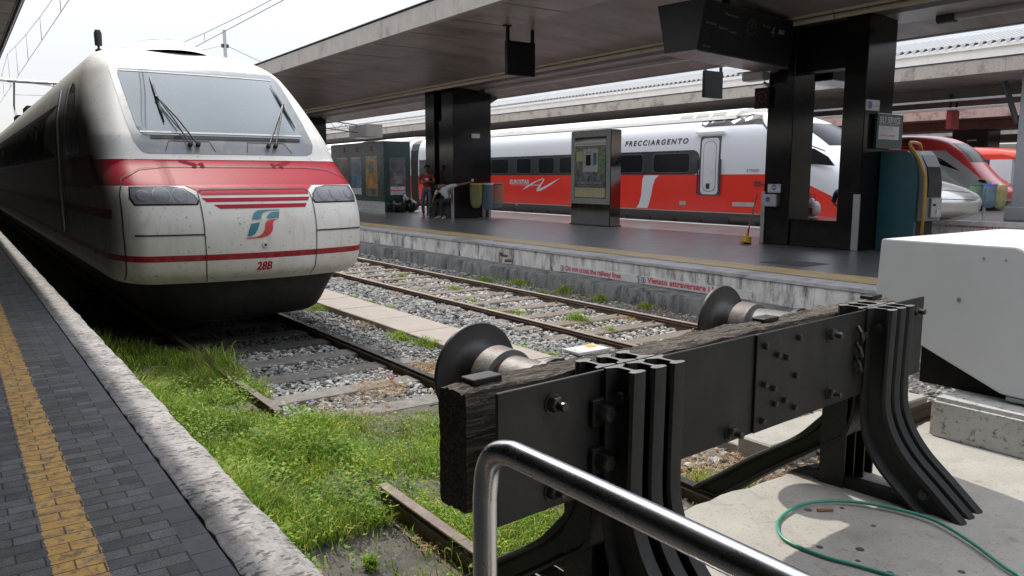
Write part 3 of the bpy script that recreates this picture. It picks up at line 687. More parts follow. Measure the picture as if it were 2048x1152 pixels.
class Shell:
    """slice at height z: front line y = yc(z)+B(z)(x/1.2)^2, corner quarter ellipse (rx,ry), straight sides at +-w(z)"""
    def __init__(s, xc, yc, w, B, rx, ry, yend):
        s.xc, s.yend = xc, yend
        s.yc, s.w = smooth_tab(yc), smooth_tab(w); s.B, s.rx, s.ry = B, rx, ry
    def front(s, x, z):
        """y on the surface for lateral offset x"""
        ax = abs(x); w = interp(s.w, z); rx = min(interp(s.rx, z), w * .95); ry = interp(s.ry, z); B = interp(s.B, z); x1 = w - rx
        if ax <= x1: return interp(s.yc, z) + B * (ax / 1.2) ** 2
        t = math.asin(min(1, (ax - x1) / rx)); return interp(s.yc, z) + B * (x1 / 1.2) ** 2 + ry * (1 - math.cos(t)) + B * 2 * x1 / 1.44 * (ax - x1) * math.cos(t)
    def row(s, z, na=12, nc=10, ys=(1.5, 4, 10, 25)):
        w = interp(s.w, z); rx = min(interp(s.rx, z), w * .95); x1 = w - rx; half = []
        for k in range(na + 1): x = x1 * k / na; half.append((x, s.front(x, z)))
        for k in range(1, nc + 1):
            t = math.pi / 2 * k / nc; x = x1 + rx * math.sin(t); half.append((x, s.front(min(x, w - 1e-6), z) if k < nc else s.front(w, z)))
        yl = half[-1][1]
        for d in ys: half.append((w, yl + d * (s.yend - yl) / ys[-1] if False else min(s.yend, yl + d)))
        half.append((w, s.yend))
        pts = [(-x, y) for x, y in half[::-1]] + half[1:]
        return [(s.xc + x, y, z) for x, y in pts]
    def body(s, zs): return [s.row(z) for z in zs]
    def on_front(s, off=.004):
        def f(p):
            x, z = p; e = .01
            dyx = (s.front(x + e, z) - s.front(x - e, z)) / (2 * e); dyz = (s.front(x, z + e) - s.front(x, z - e)) / (2 * e)
            n = Vector((dyx, -1, dyz)).normalized()
            return Vector((s.xc + x, s.front(x, z), z)) + n * off
        return f
def decal(name, polys, fn, m, parent, maxlen=.06, smooth=True):
    b = MB()
    for poly in polys:
        if len(poly) == 4 and maxlen > 1: v, f = poly, [(0, 1, 2, 3)]
        else: v, f = poly_sub(poly, maxlen)
        b.raw([fn(p) for p in v], f)
    return b.build(name, m, parent, smooth=smooth, recalc=False)

# paints
b = NB('white_train_paint'); sx, sy, sz = b.sep()
w_ = b.ramp(b.noise(1.3, 6, .6), [(.3, (.62, .595, .55)), (.7, (.73, .705, .665))])
red = b.ramp(b.noise(1.5, 5), [(.3, (.27, .012, .025)), (.7, (.32, .016, .032))])
front = b.math('LESS_THAN', sy, 9.02)
m1 = b.band(sz, 1.245, 1.53); m2 = b.band(sz, .47, .535)
m3 = b.math('MULTIPLY', b.band(sz, .90, 1.0), b.math('GREATER_THAN', sy, 9.02))
m4 = b.math('MULTIPLY', b.band(sz, 1.21, 1.58), b.math('GREATER_THAN', sy, 9.9))
rm = b.math('MAXIMUM', b.math('MAXIMUM', m1, m2), b.math('MAXIMUM', m3, m4)); c = b.mix(rm, w_, red)
grime = b.math('MULTIPLY', b.gray(b.noise(4, 10, .8), .42, .66), b.gray(sz, 2.45, 2.80)); c = b.mix(b.math('MULTIPLY', grime, .75), c, (.20, .17, .13))
low = b.math('MULTIPLY', b.gray(b.noise(3.5, 9, .75), .42, .72), b.math('SUBTRACT', 1, b.gray(sz, .2, .75))); c = b.mix(b.math('MULTIPLY', low, .45), c, (.30, .24, .16))
fl = b.math('MULTIPLY', b.gray(b.noise(48, 5, .7), .645, .68), b.math('SUBTRACT', 1, b.gray(sz, .8, 1.3))); c = b.mix(b.math('MULTIPLY', fl, .8), c, (.10, .075, .05))
fl2 = b.gray(b.noise(26, 3, .5), .68, .70); c = b.mix(b.math('MULTIPLY', fl2, .6), c, (.12, .09, .06))
sd_ = b.math('MULTIPLY', b.gray(sy, 0, 1), 1.0)
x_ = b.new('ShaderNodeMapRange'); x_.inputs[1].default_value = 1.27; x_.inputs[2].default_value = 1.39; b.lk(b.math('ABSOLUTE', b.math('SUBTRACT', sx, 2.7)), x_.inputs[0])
side_dark = b.math('MULTIPLY', b.math('MULTIPLY', x_.outputs[0], b.math('LESS_THAN', sz, 2.75)), b.math('ADD', .55, b.math('MULTIPLY', b.noise(5, 7, .7, b.scaled((1, 1, .4))), .5)))
c = b.mix(side_dark, c, (.075, .065, .056))  # body sides darker than the front, below the roof curve
stk = b.math('MULTIPLY', b.gray(b.noise(9, 6, .7, b.scaled((1, 1, .15))), .52, .70), b.math('SUBTRACT', 1, b.gray(sz, .95, 1.10))); c = b.mix(b.math('MULTIPLY', stk, .28), c, (.27, .21, .13))
b.base(c); b.rough(.5); b.p.inputs['Specular IOR Level'].default_value = .05; b.p.inputs['Coat Weight'].default_value = 0; b.p.inputs['Coat Roughness'].default_value = .2; M['t1'] = b.m
M['t1_red'] = mat('red_stripe_paint', (.36, .018, .036), .5, var=.08, spec=.1)
M['matte_glass'] = mat('shaded_glass', (.02, .02, .021), .7, spec=.08)
M['band1'] = mat('brown_window_band', (.026, .023, .021), .6, spec=.15)
M['seam'] = mat('panel_seam', (.03, .028, .026), .7)
M['surround'] = mat('windscreen_surround', (.16, .17, .19), .35, var=.15, scale=4, dirt=(.24, .21, .17), dscale=7, damt=(.48, .62), coat=.15)
b = NB('windscreen_glass'); b.base(b.ramp(b.noise(1.2, 5), [(.3, (.085, .11, .115)), (.7, (.11, .14, .145))])); b.rough(.07); b.p.inputs['Coat Weight'].default_value = 1; b.p.inputs['Coat Roughness'].default_value = .03
st = b.math('MULTIPLY', b.gray(b.noise(3, 5, .6, b.scaled((6, .8, .8))), .66, .72), .4)
c = b.mix(b.math('MULTIPLY', b.gray(b.noise(45, 3), .70, .73), .5), b.ramp(b.noise(1.2, 5), [(.3, (.085, .11, .115)), (.7, (.11, .14, .145))]), (.5, .5, .48)); c = b.mix(st, c, (.28, .22, .15)); b.base(c); M['screen'] = b.m
M['lens'] = glass('lamp_glass', (.15, .15, .16), .2, .3, .25)
M['lens2'] = glass('lamp_inner', (.15, .15, .17), .25, .3, .2)
M['chrome'] = mat('lamp_ring', (.21, .21, .22), .4, metal=.3)
M['fs_teal'] = mat('logo_teal', (.02, .17, .22), .4, var=.12)
M['fs_red'] = mat('logo_red', (.52, .03, .03), .4, var=.1)
M['valance'] = mat('dark_valance', (.007, .0066, .006), .7, var=.3, scale=4, bump=.2, bscale=20, dirt=(.026, .022, .018), dscale=2.5, damt=(.5, .75))

T1 = empty('express_train', (2.7, 20, -.5), 'white express train with red bands and 28B on its nose', 'train')
YC = [(.22, 8.56), (.26, 8.50), (.32, 8.42), (.45, 8.37), (.6, 8.35), (.84, 8.36), (1.0, 8.42), (1.12, 8.50), (1.22, 8.63), (1.33, 8.88), (1.42, 9.10), (1.50, 9.28), (1.58, 9.38), (1.7, 9.49), (1.82, 9.62), (2.2, 10.10), (2.6, 10.62), (2.72, 10.80), (2.85, 11.10), (2.97, 11.48), (3.06, 11.92), (3.12, 12.5), (3.16, 13.3), (3.18, 14.5)]
Wt = [(.22, 1.33), (.30, 1.38), (.5, 1.40), (1.2, 1.41), (1.7, 1.40), (2.2, 1.355), (2.6, 1.26), (2.8, 1.17), (2.95, 1.05), (3.06, .88), (3.12, .70), (3.16, .48), (3.18, .22)]
SH1 = Shell(2.7, YC, Wt, [(.2, .24), (1.2, .22), (1.5, .04), (1.8, .02), (3.2, .15)], [(.2, .30), (1.2, .28), (1.6, .30), (2.6, .30), (3.2, .28)], [(.2, .85), (1.2, .80), (1.6, .72), (2.2, .75), (2.8, .6), (3.2, .5)], 75)
zs = []; z = .22
while z < 3.18: zs.append(z); z += .03 if z < 2.9 else .018
zs.append(3.18)
bd = MB(); G = SH1.body(zs); bd.grid(G); bd.quad(*G[-1]); bd.quad(*G[0][::-1])
body = bd.build('body', M['t1'], T1, smooth=True, angle=1.0)
fn = SH1.on_front(.004); fn2 = SH1.on_front(.009); fn3 = SH1.on_front(.014)
# windscreen
decal('windscreen_surround', [[(-1.02, 1.72), (-.96, 1.61), (-.90, 1.59), (.90, 1.59), (.98, 1.62), (1.03, 1.72), (1.04, 2.0), (1.03, 2.62), (.99, 2.71), (-.99, 2.71), (-1.03, 2.62), (-1.04, 2.0)]], fn, M['surround'], T1, .10)
ws = decal('windscreen', [[(-.90, 1.80), (.90, 1.80), (.95, 1.9), (.96, 2.58), (.93, 2.65), (-.93, 2.65), (-.96, 2.58), (-.95, 1.9)]], fn2, M['screen'], T1, .10)
decal('windscreen_trim', [[(-.93, 1.822), (.93, 1.822), (.93, 1.842), (-.93, 1.842)], [(-.93, 2.605), (.93, 2.605), (.93, 2.622), (-.93, 2.622)]], fn3, M['signw'], ws, .10)
decal('windscreen_sill', [[(-.84, 1.755), (.88, 1.755), (.88, 1.79), (-.84, 1.79)]], fn3, M['black'], T1, .10)
for s_ in (-1, 1):
    decal('service_flap', [q for q in ribbon(dens([(s_ * .18, 1.615), (s_ * .22, 1.735), (s_ * .66, 1.735), (s_ * .72, 1.615)]), .007)], fn2, M['seam'], T1, 9)
# wipers
def wiper(bx, tipx, tipz, bl, lab):
    o = empty('wiper', (0, 0, 0), None, None); o.parent = T1; o.matrix_parent_inverse = T1.matrix_basis.inverted()
    f = SH1.on_front(.05); g = SH1.on_front(.03)
    A = Vector(f((bx, 1.66))); A2 = Vector(f((bx + .085, 1.66))); Tp = Vector(f((tipx, tipz)))
    b = MB(); b.tube([A, A + (Tp - A) * .5 + Vector((0, -.02, .02)), Tp], .009, 6); b.tube([A2, A2 + (Tp - A2) * .5 + Vector((0, -.02, .02)), Tp], .009, 6)
    b.lathe(A - Vector((0, -.03, .0)), (0, -1, .6), [(0, .028), (.05, .024), (.055, .01)], 10); b.lathe(A2 - Vector((0, -.03, .0)), (0, -1, .6), [(0, .028), (.05, .024), (.055, .01)], 10)
    me = b.build('wiper_arm', M['rubber'], T1, smooth=True, angle=.8)
    b = MB(); P = [Vector(g((tipx + bl[0] * k, tipz + bl[1] * k))) for k in (-1, -.5, 0, .5, 1)]; b.tube(P, [.006, .014, .016, .014, .006], 6)
    b.tube([P[2] + Vector((0, -.02, .02)), P[2]], .02, 6); b.build('wiper_blade', M['rubber'], me, smooth=True)
    bpy.data.objects.remove(o)
wiper(-.45, -.63, 2.24, (.015, .30), '')
wiper(.44, .88, 2.22, (-.01, .30), '')
# lamps
def lamp(s_):
    out = [(.63, 1.045), (1.20, 1.045), (1.23, 1.12), (1.21, 1.235), (.86, 1.24), (.72, 1.215), (.64, 1.15), (.61, 1.08)]
    out = [(s_ * x, z) for x, z in out]
    if s_ < 0: out = out[::-1]
    hb = decal('headlight_bezel', [out], fn, M['black'], T1, .05)
    cx, cz = s_ * .92, 1.14
    inn = [(cx + (x - cx) * .955, cz + (z - cz) * .87) for x, z in out]
    hl = decal('headlight', [inn], fn2, M['lens'], T1, .05)
    for k, (x, r) in enumerate(((.77, .075), (.945, .083), (1.115, .055))):
        ring = ell(s_ * x, 1.138, r, r, 28); q = []
        for i in range(28):
            a, c = ring[i], ring[(i + 1) % 28]; k2 = .92
            q.append([a, c, (s_ * x + (c[0] - s_ * x) * k2, 1.138 + (c[1] - 1.138) * k2), (s_ * x + (a[0] - s_ * x) * k2, 1.138 + (a[1] - 1.138) * k2)])
        decal('lamp_ring', q, fn3, M['chrome'], hl, 9)
        decal('lamp_lens', [ell(s_ * x, 1.138, r * .86, r * .86)], fn3, M['lens2'], hl, .06)
lamp(-1); lamp(1)
# red panel piece and the three stripes
decal('red_nose_field', [[(-.60, 1.19), (.60, 1.19), (.70, 1.25), (-.70, 1.25)]], fn, M['t1_red'], T1, .06)
decal('nose_stripe', [[(-.575, 1.145), (.585, 1.145), (.60, 1.19), (-.60, 1.19)]], fn, M['t1_red'], T1, .06)
decal('nose_stripe', [[(-.54, 1.075), (.555, 1.075), (.585, 1.115), (-.58, 1.115)]], fn, M['t1_red'], T1, .06)
decal('nose_stripe', [[(-.42, 1.005), (.50, 1.005), (.53, 1.047), (-.48, 1.047)]], fn, M['t1_red'], T1, .06)
# seams
def seam(path, wd=.009, nm='panel_seam'): decal(nm, ribbon(dens(path, .04), wd), fn2, M['seam'], T1, 9, smooth=False)
seam([(-.565, .24), (-.59, .35), (-.60, .7), (-.605, 1.12), (-.60, 1.18), (-.56, 1.205), (.56, 1.205), (.60, 1.18), (.605, 1.12), (.60, .7), (.59, .35), (.565, .24)])
seam([(-1.22, .745), (-.605, .745)], .016); seam([(.605, .745), (1.22, .745)], .016)
seam([(-1.285, .26), (-1.30, .8), (-1.29, 1.15), (-1.24, 1.32), (-1.05, 1.42), (-.8, 1.445), (.8, 1.445), (1.05, 1.42), (1.24, 1.32), (1.29, 1.15), (1.30, .8), (1.285, .26)], .008)
# emblem
lx = lambda px: (-.195 + (px - 88) / (652 - 88) * .385 - .0); lz = lambda py: (.985 - (py - 145) / (597 - 145) * .30)
def LG(pts): return [(lx(x), lz(y)) for x, y in pts][::-1]
def strip2(A, B_): return [[(lx(a[0]), lz(a[1])), (lx(c[0]), lz(c[1])), (lx(d[0]), lz(d[1])), (lx(e[0]), lz(e[1]))] for a, c, d, e in zip(A, B_, B_[1:], A[1:])]
def emblem(name, A, B_, m):
    b = MB()
    for q in strip2(A, B_): b.quad(*[fn2(p) for p in q])
    return b.build(name, m, T1, recalc=False)
emblem('emblem_green', [(198, 290), (215, 240), (240, 195), (280, 165), (330, 152), (420, 147), (652, 147)], [(328, 287), (350, 235), (375, 200), (400, 183), (430, 172), (500, 161), (648, 160)], M['fs_teal'])
emblem('emblem_green', [(430, 275), (450, 235), (480, 205), (520, 188), (644, 178)], [(430, 276), (500, 276), (560, 275), (600, 274), (620, 272)], M['fs_teal'])
emblem('emblem_green', [(172, 362), (150, 420), (128, 480), (112, 530), (102, 558)], [(308, 338), (285, 410), (255, 470), (222, 518), (170, 548)], M['fs_teal'])
emblem('emblem_red', [(608, 294), (540, 299), (480, 304), (430, 318), (402, 345), (388, 395), (378, 455), (348, 508), (300, 548), (230, 569), (92, 582)], [(606, 300), (575, 303), (545, 314), (522, 338), (510, 372), (508, 430), (492, 488), (452, 533), (390, 565), (300, 582), (88, 597)], M['fs_red'])
text_obj('unit_number', '28B', .125, None or (0, 0, 0), (1, 0, 0), (0, 0, 1), M['t1_red'], T1, bold=.004, width=.165, fn=lambda x, y: fn((-.09 + x + y * .15, .345 + y)))
b = MB(); c0_ = Vector(fn((0, .615))); b.lathe(c0_ + Vector((0, .01, 0)), (0, -1, 0), [(0, .034), (.018, .032), (.02, .016)], 20); q_ = b.build('coupler_port', M['signw'], T1, smooth=True, angle=.8)
MB().lathe(c0_, (0, -1, 0), [(.008, .014), (.0125, .013)], 14).build('port_hole', M['black'], q_)
# valance and under-floor
vy = [(-.26, 8.98), (-.22, 8.86), (-.1, 8.74), (.1, 8.66), (.24, 8.62)]; vw = [(-.26, .92), (-.22, .98), (-.1, 1.03), (.1, 1.12), (.24, 1.22)]
VS = Shell(2.7, vy, vw, [(-.4, .35), (.3, .3)], [(-.4, .3), (.3, .3)], [(-.4, .9), (.3, .9)], 74)
b = MB(); G = VS.body([-.26, -.255, -.24, -.2, -.1, .05, .15, .24]); b.grid(G); b.quad(*G[0][::-1]); b.build('valance', M['valance'], T1, smooth=True, angle=1)
# side windows, doors (west side, seen in shade)
def side(name, y0, y1, z0, z1, m, off=.006, r=.08, sgn=-1, sh=SH1, parent=T1, n=1):
    def f(p): y, z = p; return (sh.xc + sgn * (interp(sh.w, z) + off), y, z)
    v, fc = poly_sub(rrect(y0, y1, z0, z1, r), .35); b = MB(); b.raw([f(p) for p in v], fc); return b.build(name, m, parent, recalc=False)
def sidepoly(name, poly, m, off=.006, sgn=-1, sh=SH1, parent=T1, maxlen=.3):
    def f(p): y, z = p; return (sh.xc + sgn * (interp(sh.w, z) + off), y, z)
    v, fc = poly_sub(poly, maxlen); b = MB(); b.raw([f(p) for p in v], fc); return b.build(name, m, parent, recalc=False)
sidepoly('side_window_band', [(13.6, 1.62), (70, 1.62), (70, 2.40), (13.6, 2.40)], M['band1'], .003, maxlen=3)
sidepoly('cab_side_window', [(10.75, 1.62), (12.1, 1.62), (12.2, 1.7), (12.2, 2.50), (12.0, 2.58), (11.6, 2.5)], M['pane'])
sidepoly('cab_door_gap', [(12.45, .55), (12.53, .55), (12.53, 2.55), (12.45, 2.55)], M['seam'])
sidepoly('cab_door_gap', [(13.3, .55), (13.36, .55), (13.36, 2.55), (13.3, 2.55)], M['seam'])
MB().tube([(1.24, 12.35, .6), (1.22, 12.35, 1.3), (1.24, 12.35, 2.1), (1.32, 12.35, 2.5)], .018, 8).build('cab_handrail', M['steel'], T1, smooth=True)
yy = 15.2
for k in range(14):
    side('passenger_window', yy, yy + 1.25, 1.68, 2.32, M['matte_glass']); side('passenger_window', yy, yy + 1.25, 1.68, 2.32, M['glass_dark'], sgn=1) if k < 2 else None
    yy += 1.75 if k != 6 else 5.2
# roof fairing, hatch, aerial, pantograph gear
def ring_y(cx, cy, rx, ry, z, n=28): return [(cx + rx * math.cos(2 * math.pi * k / n), cy + ry * math.sin(2 * math.pi * k / n), z) for k in range(n)]
b = MB(); R = [ring_y(2.7, 13.4, .78, 1.9, 3.04), ring_y(2.7, 13.4, .70, 1.7, 3.13), ring_y(2.7, 13.35, .52, 1.35, 3.235), ring_y(2.7, 13.35, .48, 1.28, 3.25)]; b.grid(R, close=True); b.quad(*R[-1]); b.build('roof_fairing', M['t1'], T1, smooth=True, angle=.9)
b = MB(); R = [ring_y(2.7, 13.3, .43, 1.15, 3.245), ring_y(2.7, 13.3, .42, 1.13, 3.272), ring_y(2.7, 13.3, .34, .95, 3.272), ring_y(2.7, 13.3, .34, .95, 3.255)]; b.grid(R, close=True); b.quad(*R[-1]); b.build('roof_vent', M['surround'], T1, smooth=True, angle=.7)
b = MB(); b.lathe((2.35, 16.0, 3.15), (0, 0, 1), [(0, .02), (.36, .02), (.38, .055), (.44, .06), (.46, .02), (.50, .02), (.51, .06), (.72, .066), (.78, .045), (.80, .01)], 12); b.build('roof_insulator', M['rubber'], T1, smooth=True, angle=.7)
b = MB()
for yy in (26, 30): b.box(1.9, 3.5, yy, yy + 1.4, 3.1, 3.32)
b.build('roof_box', M['valance'], T1)
b = MB(); b.tube([(2.1, 33, 3.2), (2.1, 34, 3.9), (2.1, 33, 4.6)], .03, 6); b.tube([(3.3, 33, 3.2), (3.3, 34, 3.9), (3.3, 33, 4.6)], .03, 6); b.tube([(1.9, 33, 4.65), (3.5, 33, 4.65)], .03, 6); b.build('pantograph', M['dark'], T1)
# ------------------------------------------------------------------ silver and red train across the platform
def paint(name, fnc, rough=.28, coat=.4, metal=0.0):
    b = NB(name); sx, sy, sz = b.sep(); b.base(fnc(b, sx, sy, sz)); b.rough(rough); b.p.inputs['Coat Weight'].default_value = coat; b.p.inputs['Coat Roughness'].default_value = .08; b.p.inputs['Metallic'].default_value = metal; return b.m
def f_frec(b, x, y, z):
    c = b.ramp(z, [(.0, (.86, .88, .92)), (1, (.86, .88, .92))])
    c = b.mix(b.math('GREATER_THAN', z, 2.98), c, (.80, .78, .74))
    lim = b.math('MINIMUM', 1.42, b.math('ADD', b.math('MULTIPLY', b.math('SUBTRACT', y, 11.3), .42), .80))
    c = b.mix(b.math('MULTIPLY', b.math('LESS_THAN', z, lim), b.math('GREATER_THAN', z, .33)), c, (.94, .05, .033))
    c = b.mix(b.math('LESS_THAN', z, .33), c, (.055, .05, .042))
    c = b.mix(b.band(z, .305, .335), c, (.45, .40, .37))
    g = b.math('MULTIPLY', b.gray(b.noise(3, 8, .7), .45, .8), b.math('GREATER_THAN', z, 2.98)); c = b.mix(b.math('MULTIPLY', g, .4), c, (.45, .42, .36)); return c
M['frec'] = paint('silver_red_paint', f_frec)
T2 = empty('high_speed_train', (19.5, 25, -.5), 'silver and red train with dark window band lettered FRECCIARGENTO', 'train')
YC2 = [(-.25, 11.0), (.2, 10.3), (.8, 10.0), (1.2, 10.2), (1.6, 10.7), (2.0, 11.3), (2.4, 11.95), (2.75, 12.6), (2.95, 13.1), (3.1, 13.6), (3.2, 14.6), (3.25, 16)]
W2 = [(-.25, 1.30), (.3, 1.38), (.8, 1.41), (2.1, 1.41), (2.6, 1.36), (2.9, 1.25), (3.05, 1.1), (3.15, .85), (3.22, .5), (3.25, .2)]
SH2 = Shell(19.5, YC2, W2, [(0, .35), (3.3, .35)], [(0, 1.05), (2, 1.0), (3, .9), (3.3, .6)], [(0, 1.5), (2, 1.5), (3, 1.2), (3.3, .8)], 33.0)
zs = list(np.arange(-.25, 3.0, .05)) + list(np.arange(3.0, 3.25, .02)) + [3.25]
b = MB(); G = SH2.body(zs); b.grid(G); b.quad(*G[-1]); b.build('body', M['frec'], T2, smooth=True, angle=1.0)
s2 = dict(sh=SH2, parent=T2)
M['band'] = mat('dark_window_band', (.045, .048, .058), .3, var=.08, coat=.3)
M['wframe'] = mat('window_rim', (.11, .115, .125), .4)
sidepoly('window_band', [(32.9, 1.42), (32.9, 2.14)] + [(16.3 - .25 + .25 * math.cos(a), 1.89 + .25 * math.sin(a)) for a in (math.pi / 2, 2.2, 2.7, math.pi)] + [(15.8, 1.60), (15.86, 1.47), (15.98, 1.42)], M['band'], .004, **s2)
for (a, c) in ((16.1, 17.75), (18.05, 19.55), (20.0, 21.2), (21.35, 22.45), (22.6, 23.7), (24.0, 25.1), (25.5, 26.9), (27.4, 28.6), (29.0, 30.2), (30.6, 31.6)):
    w = side('passenger_window', a + .06, c - .06, 1.47, 2.07, M['wframe'], .009, .13, **s2)
    side('pane', a + .09, c - .09, 1.495, 2.045, M['pane'], .013, .11, sh=SH2, parent=w)
side('cab_door_recess', 15.02, 15.80, .80, 2.52, M['wframe'], .004, .05, **s2)
M['frec_door'] = mat('pale_door', (.78, .80, .84), .3, var=.04)
dr = side('passenger_door', 15.09, 15.73, .84, 2.47, M['frec_door'], .012, .12, **s2)
sidepoly('door_seam', [q for q in []] or [(15.18, .95), (15.64, .95), (15.64, .96), (15.18, .96)], M['seam'], .016, sh=SH2, parent=dr)
side('door_outline', 15.17, 15.65, .92, 2.38, M['wframe'], .015, .2, sh=SH2, parent=dr); side('door_leaf', 15.185, 15.635, .935, 2.365, M['frec_door'], .018, .19, sh=SH2, parent=dr)
side('door_lock', 15.38, 15.52, 1.0, 1.16, M['band'], .021, .02, sh=SH2, parent=dr)
MB().tube([(18.05, 14.99, .85), (18.05, 14.99, 1.85)], .022, 6).build('grab_rail', M['dark'], T2); MB().tube([(18.05, 15.83, .85), (18.05, 15.83, 1.85)], .022, 6).build('grab_rail', M['dark'], T2)
MB().box(18.03, 18.12, 14.9, 15.95, 2.60, 2.64).build('rain_strip', M['frec_door'], T2)
sidepoly('silver_sweep', [(18.42, .36), (18.28, .5), (18.19, .75), (18.16, 1.0), (18.14, 1.25), (18.07, 1.40), (17.40, 1.40), (17.58, 1.28), (17.68, 1.05), (17.73, .8), (17.82, .55), (17.92, .36)], M['frec_door'], .006, **s2)
side('notice_plate', 13.75, 14.55, .52, .64, M['signw'], .006, .01, **s2); side('notice_plate', 16.3, 16.55, .50, .62, M['signw'], .006, .01, **s2); side('yellow_mark', 25.0, 25.2, .24, .30, M['yellow'], .006, .01, **s2)
# windscreen, cab side window, red line
fm = SH2.on_front(.006)
decal('windscreen', [[(-.95, 2.15), (.95, 2.15), (.90, 2.5), (.75, 2.78), (-.75, 2.78), (-.90, 2.5)]], fm, M['pane'], T2, .08)
sidepoly('cab_side_window', [(10.95 + .45, 1.62), (12.6, 1.72), (12.6, 2.14), (12.0, 2.06), (11.6, 1.85)], M['pane'], .012, **s2)
for k, (z0, z1) in enumerate(((2.18, 2.21),)): sidepoly('red_line', [(11.7, 1.98), (12.6, 2.30), (12.6, 2.33), (11.7, 2.01)], M['red_txt'], .012, **s2)
# skirts, bogie, buffer
b = MB(); yy = 14.7
while yy < 32: b.box(18.13, 18.2, yy, yy + .95, -.33, .24); yy += 1.05
b.build('skirt_panel', M['dgrey'], T2)
b = MB()
for yy in (13.9, 11.9):
    b.lathe((18.55, yy, -.06), (-1, 0, 0), [(0, .42), (.10, .42), (.11, .36), (.14, .12)], 24); b.lathe((20.45, yy, -.06), (1, 0, 0), [(0, .42), (.10, .42)], 24)
b.build('wheel', M['dark'], T2, smooth=True, angle=.6)
b = MB(); b.box(18.25, 18.42, 11.6, 14.2, .0, .16); b.lathe((18.3, 13.9, -.02), (-1, 0, 0), [(0, .15), (.14, .15), (.16, .1)], 14); b.tube([(18.3, 13.2, .1), (18.25, 13.0, -.15), (18.3, 12.6, -.2)], .04, 6); b.tube([(18.25, 14.2, .1), (18.2, 14.4, -.1)], .05, 6); b.build('bogie', M['dgrey'], T2)
# roof line: fairing, vents, open hatch
b = MB(); yy0, yy1 = 14.7, 32.5
prof = [(-1.22, 2.99), (-1.18, 3.10), (-1.0, 3.22), (-.7, 3.30), (0, 3.34), (.7, 3.30), (1.0, 3.22), (1.2, 3.0)]
b.prism([(x, z) for x, z in prof], lambda p: (19.5 + p[0], yy0, p[1]), lambda p: (19.5 + p[0], yy1, p[1])); b.build('roof_fairing', M['white_wall'], T2, smooth=True, angle=.6)
for y0, n in ((24.3, 4), (31.0, 3), (15.1, 3)):
    b = MB()
    for k in range(n): ya = y0 + k * .62; b.quad((18.322, ya, 3.113), (18.322, ya + .5, 3.113), (18.485, ya + .56, 3.222), (18.485, ya + .06, 3.222))
    b.build('roof_vent', M['dgrey'], T2)
sidepoly('open_roof_bay', [(13.7, 2.80), (15.75, 2.80), (15.9, 2.86), (15.9, 2.985), (14.6, 2.985), (14.2, 3.10), (13.9, 3.05)], M['black'], .01, **s2)
decal('nose_joint', [], fm, M['seam'], T2) if False else None
for q in ribbon(dens([(13.85, 3.05), (13.7, 2.9), (13.45, 2.6), (13.05, 2.3)], .1), .03): pass
sidepoly('nose_joint', [(13.9, 3.05), (13.72, 2.8), (13.4, 2.5), (13.0, 2.3), (13.0, 2.33), (13.37, 2.53), (13.69, 2.83), (13.86, 3.06)], M['seam'], .012, maxlen=.2, **s2)
b = MB()
for k in range(5): b.lathe((18.30, 13.9 + k * .42, 2.84), (0, 0, 1), [(0, .02), (.08, .02), (.09, .03), (.11, .02)], 8)
b.build('bay_insulator', M['machine'], T2)
for yy in (19.5, 21.6): MB().box(18.29, 19.5, yy, yy + .03, 3.0, 3.015).build('roof_seam', M['seam'], T2)
def side_text(name, s, size, y0, z0, m, width, shear=0.0, x=18.09 - .012, par=None, z1=None, bold=.0, spacing=1.0):
    return text_obj(name, s, size, (x, y0, z0), (0, -1, (0 if z1 is None else (z1 - z0) / width)), (0, 0, 1), m, par or T2, width=width, shear=shear, bold=bold, spacing=spacing)
# body side bulges with height: find x at z
xs2 = lambda z: 19.5 - interp(SH2.w, z) - .012
side_text('lettering', 'FRECCIARGENTO', .23, 19.0, 2.34, M['dgrey'], 2.72, .25, xs2(2.42), bold=.006, spacing=1.35)
side_text('lettering', 'EUROSTAR', .22, 25.5, 1.09, M['wht_txt'], 1.30, .15, xs2(1.1), bold=.010)
side_text('lettering', 'ITALIA', .085, 24.35, .98, M['wht_txt'], .36, .1, xs2(1.0), spacing=1.3)
side_text('lettering', 'ETR600', .10, 14.1, 1.49, M['dgrey'], .42, .3, xs2(1.5))
side_text('unit_number', '05-A', .20, 13.82, 1.09, M['dgrey'], .5, 0, xs2(1.1), bold=.006)
def av(pts): # crop px (2048 wide over 140 px from x=1000,y=340) to side plane
    out = []
    for px, py in pts:
        X_, Y_ = 1000 + px / 14.63, 340 + py / 14.63
        out.append((26.12 - (X_ - 1006) * .0338 + 0, 1.42 - (Y_ - 349.5) * .0178))
    return out
def taper(path, ws):
    L, R = [], []
    for i, p in enumerate(path):
        a = path[max(i - 1, 0)]; c = path[min(i + 1, len(path) - 1)]; dx, dy = c[0] - a[0], c[1] - a[1]; d = math.hypot(dx, dy) or 1; w = ws[i] / 2
        L.append((p[0] - dy / d * w, p[1] + dx / d * w)); R.append((p[0] + dy / d * w, p[1] - dx / d * w))
    return [[L[i], R[i], R[i + 1], L[i + 1]] for i in range(len(path) - 1)]
for pth, ws in (([(720, 612), (850, 510), (1000, 400), (1150, 310), (1290, 250), (1320, 255), (1290, 330), (1230, 430), (1170, 540), (1140, 600)], [6, 50, 44, 26, 26, 26, 28, 40, 62, 80]),
                ([(1125, 570), (1145, 605), (1200, 595), (1330, 520), (1480, 415), (1620, 310), (1715, 238)], [40, 66, 70, 62, 50, 30, 6]), ([(400, 450), (800, 448), (1180, 446)], [8, 12, 22])):
    b = MB()
    for q in taper(pth, ws): b.quad(*[(19.5 - interp(SH2.w, z) - .010, y, z) for y, z in av(q)])
    b.build('swoosh_emblem', M['frec_door'], T2, recalc=False)
